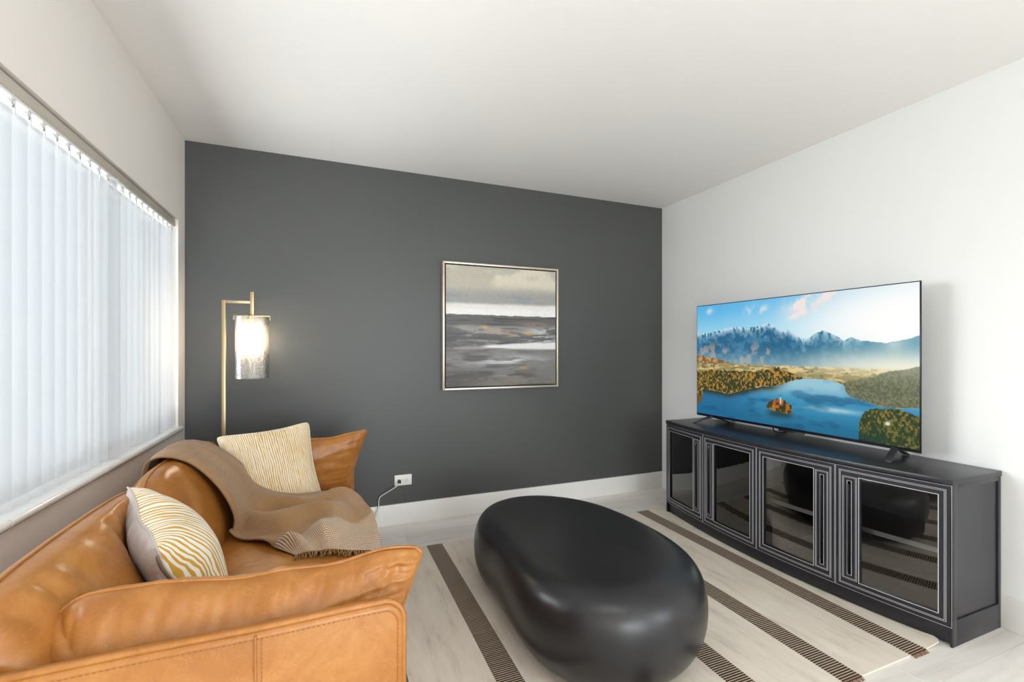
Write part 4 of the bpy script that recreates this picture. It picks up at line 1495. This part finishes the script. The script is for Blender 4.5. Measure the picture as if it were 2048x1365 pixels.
crown = box('shade_bracket', (SX - SR - 0.010, LY - 0.008, SZ1 - 0.003), (SX + SR + 0.010, LY + 0.008, SZ1 + 0.005), M_lampbrass, lamp, bevel=0.001)
box('cross_bar', (SX - 0.008, LY - SR - 0.010, SZ1 - 0.002), (SX + 0.008, LY + SR + 0.010, SZ1 + 0.004), M_lampbrass, crown, bevel=0.001)
for (dx, dy) in ((-1, 0), (1, 0), (0, -1), (0, 1)):
    cx, cy = SX + dx * (SR + 0.007), LY + dy * (SR + 0.007)
    ax, ay = (0.003, 0.008) if dx else (0.008, 0.003)
    box('bracket_tab', (cx - ax, cy - ay, SZ1 - 0.022), (cx + ax, cy + ay, SZ1 + 0.004), M_lampbrass, crown, bevel=0.0008)
def shade_material():
    m, nt, p, out = nodes_of('seeded_glass')
    nt.nodes.remove(p)
    tr = N(nt, 'ShaderNodeBsdfTransparent')
    tr.inputs['Color'].default_value = (0.98, 0.97, 0.95, 1)
    tl = N(nt, 'ShaderNodeBsdfTranslucent')
    tl.inputs['Color'].default_value = (0.50, 0.49, 0.47, 1)
    gl = N(nt, 'ShaderNodeBsdfGlossy')
    gl.inputs['Roughness'].default_value = 0.08
    df = N(nt, 'ShaderNodeBsdfDiffuse')
    df.inputs['Color'].default_value = (0.95, 0.94, 0.92, 1)
    v = N(nt, 'ShaderNodeTexVoronoi', Scale=150.0)
    nt.links.new(coords(nt), v.inputs['Vector'])
    seeds = ramp(nt, v.outputs['Distance'], [(0.0, (0.60, 0.60, 0.60, 1)), (0.30, (0.26, 0.26, 0.26, 1)), (0.5, (0.18, 0.18, 0.18, 1))])
    b = N(nt, 'ShaderNodeBump', Strength=0.5, Distance=0.002)
    nt.links.new(v.outputs['Distance'], b.inputs['Height'])
    nt.links.new(b.outputs[0], gl.inputs['Normal'])
    a1 = N(nt, 'ShaderNodeMixShader')
    a1.inputs[0].default_value = 0.5
    nt.links.new(tl.outputs[0], a1.inputs[1])
    nt.links.new(df.outputs[0], a1.inputs[2])
    a2 = N(nt, 'ShaderNodeMixShader')
    nt.links.new(seeds, a2.inputs[0])
    nt.links.new(tr.outputs[0], a2.inputs[1])
    nt.links.new(a1.outputs[0], a2.inputs[2])
    lw = N(nt, 'ShaderNodeFresnel', IOR=1.45)
    a3 = N(nt, 'ShaderNodeMixShader')
    nt.links.new(lw.outputs[0], a3.inputs[0])
    nt.links.new(a2.outputs[0], a3.inputs[1])
    nt.links.new(gl.outputs[0], a3.inputs[2])
    nt.links.new(a3.outputs[0], out.inputs['Surface'])
    return m
M_shade = shade_material()
MB().lathe([(SR, SZ0), (SR + 0.0005, SZ0 - 0.001), (SR + 0.0025, SZ0), (SR + 0.0025, SZ1 - 0.004), (SR, SZ1 - 0.004), (SR, SZ0)], SX, LY, 48).build('lamp_shade', M_shade, lamp, smooth='auto')['label'] = 'clear seeded glass cylinder shade'
MB().lathe([(0.0, 1.385), (0.017, 1.385), (0.017, 1.33), (0.0145, 1.325), (0.0, 1.325)], SX, LY, 20).build('socket', M_lampbrass, lamp, smooth='auto')
def bulb_material():
    m, nt, p, out = nodes_of('glowing_bulb')
    p.inputs['Base Color'].default_value = (1, 0.9, 0.75, 1)
    p.inputs['Emission Color'].default_value = (1.0, 0.83, 0.62, 1)
    p.inputs['Emission Strength'].default_value = 150.0
    return m
MB().lathe([(0.0, 1.325), (0.011, 1.324), (0.013, 1.315), (0.020, 1.290), (0.023, 1.265), (0.020, 1.235), (0.013, 1.215), (0.0, 1.205)], SX, LY, 20).build('bulb', bulb_material(), lamp, smooth=True)
M_cord = mat('white_cord', S(226, 221, 212), 0.5)
cord_pts = [(0.474, YB - 0.026, 0.292), (0.455, YB - 0.040, 0.276), (0.40, YB - 0.032, 0.243), (0.352, YB - 0.028, 0.216), (0.338, YB - 0.03, 0.196), (0.334, YB - 0.034, 0.150), (0.325, YB - 0.045, 0.118), (0.312, YB - 0.060, 0.080), (0.296, YB - 0.075, 0.030), (0.27, YB - 0.09, 0.0045), (0.15, YB - 0.15, 0.0045), (-0.1, YB - 0.22, 0.0045), (-0.30, LY, 0.0045)]
cord = MB().tube(catmull(cord_pts, 110), 0.0032, 7).build('power_cord', M_cord, lamp, smooth=True)
sw = MB().quadbox((-0.008, -0.006, -0.022), (0.008, 0.006, 0.022)).build('inline_switch', M_cord, cord, smooth=True, bevel=0.003)
sw.location = (0.321, YB - 0.052, 0.104)
sw.rotation_euler = (0, 0.35, 0)
pl = MB().quadbox((0.464, YB - 0.030, 0.287), (0.484, YB - 0.0075, 0.309)).build('plug', M_black_plastic, cord, smooth=True, bevel=0.003)

# ------------------------------------------------------------------ outlet
OXC, OZC = 0.502, 0.303
outlet = thing('wall_outlet', (OXC, YB, OZC), 'white wall outlet plate with a cord plugged in above the baseboard', 'outlet')
box('cover_plate', (OXC - 0.0585, YB - 0.006, OZC - 0.0365), (OXC + 0.0585, YB - 0.0002, OZC + 0.0365), M_plastic_white, outlet, bevel=0.002)
for dx in (-0.0285, 0.0205):
    rc = MB().lathe([(0.0, 0.0), (0.0155, 0.0), (0.0168, -0.001), (0.0168, -0.0022)], 0, 0, 24).build('receptacle', M_plastic_white, outlet, smooth='auto')
    rc.location = (OXC + dx, YB - 0.0082, OZC)
    rc.rotation_euler = (PI / 2, 0, 0)
    rc.matrix_parent_inverse = Matrix.Translation(-Vector(outlet.location))
    for (sx, sz, w_, h_) in ((-0.004, 0.006, 0.0040, 0.0011), (-0.004, -0.006, 0.0034, 0.0011), (0.0075, 0, 0.0024, 0.0022)):
        s_ = box('slot', (OXC + dx + sx - w_, YB - 0.00865, OZC + sz - h_), (OXC + dx + sx + w_, YB - 0.0080, OZC + sz + h_), M_black_plastic, outlet)
MB().lathe([(0.0, 0.0012), (0.003, 0.0008), (0.0032, 0.0)], 0, 0, 12).build('screw', M_steel, outlet).location = (0, 0, 0)
for o in list(outlet.children):
    if o.name.startswith('screw'):
        o.location = (OXC - 0.004, YB - 0.0061, OZC)
        o.rotation_euler = (PI / 2, 0, 0)

# ------------------------------------------------------------------ unseen uplight added behind the camera to brighten the room
PCX, PCY, PCZ = 0.40, -0.20, 1.86
upfill = thing('added_uplight', (PCX, PCY, ZC), 'unseen brass bowl uplight added to bounce light off the ceiling', 'added uplight')
def uplight_material():
    m, nt, p, out = nodes_of('added_uplight_glow')
    p.inputs['Base Color'].default_value = (0.9, 0.9, 0.88, 1)
    p.inputs['Emission Color'].default_value = (0.90, 0.95, 1.0, 1)
    p.inputs['Emission Strength'].default_value = 44.0  # glow of the added uplight, bounced off the ceiling as fill
    return m
MB().lathe([(0.001, ZC - 0.0004), (0.06, ZC - 0.0004), (0.06, ZC - 0.022), (0.001, ZC - 0.026)], PCX, PCY, 24).build('canopy', M_lampbrass, upfill, smooth='auto')
MB().tube([(PCX, PCY, ZC - 0.024), (PCX, PCY, PCZ - 0.10)], 0.006, 8).build('rod', M_lampbrass, upfill, smooth=True)
MB().lathe([(0.25 * math.sin(PI / 2 * k / 12) + 0.0005, PCZ + 0.01 - 0.14 * math.cos(PI / 2 * k / 12)) for k in range(13)]
           + [(0.245 * math.sin(PI / 2 * k / 12) + 0.0005, PCZ + 0.01 - 0.135 * math.cos(PI / 2 * k / 12)) for k in range(12, -1, -1)], PCX, PCY, 40).build('bowl', M_lampbrass, upfill, smooth='auto')
MB().lathe([(0.0005, PCZ), (0.10, PCZ), (0.235, PCZ - 0.002), (0.235, PCZ - 0.006), (0.0005, PCZ - 0.006)], PCX, PCY, 40).build('fill_diffuser', uplight_material(), upfill)
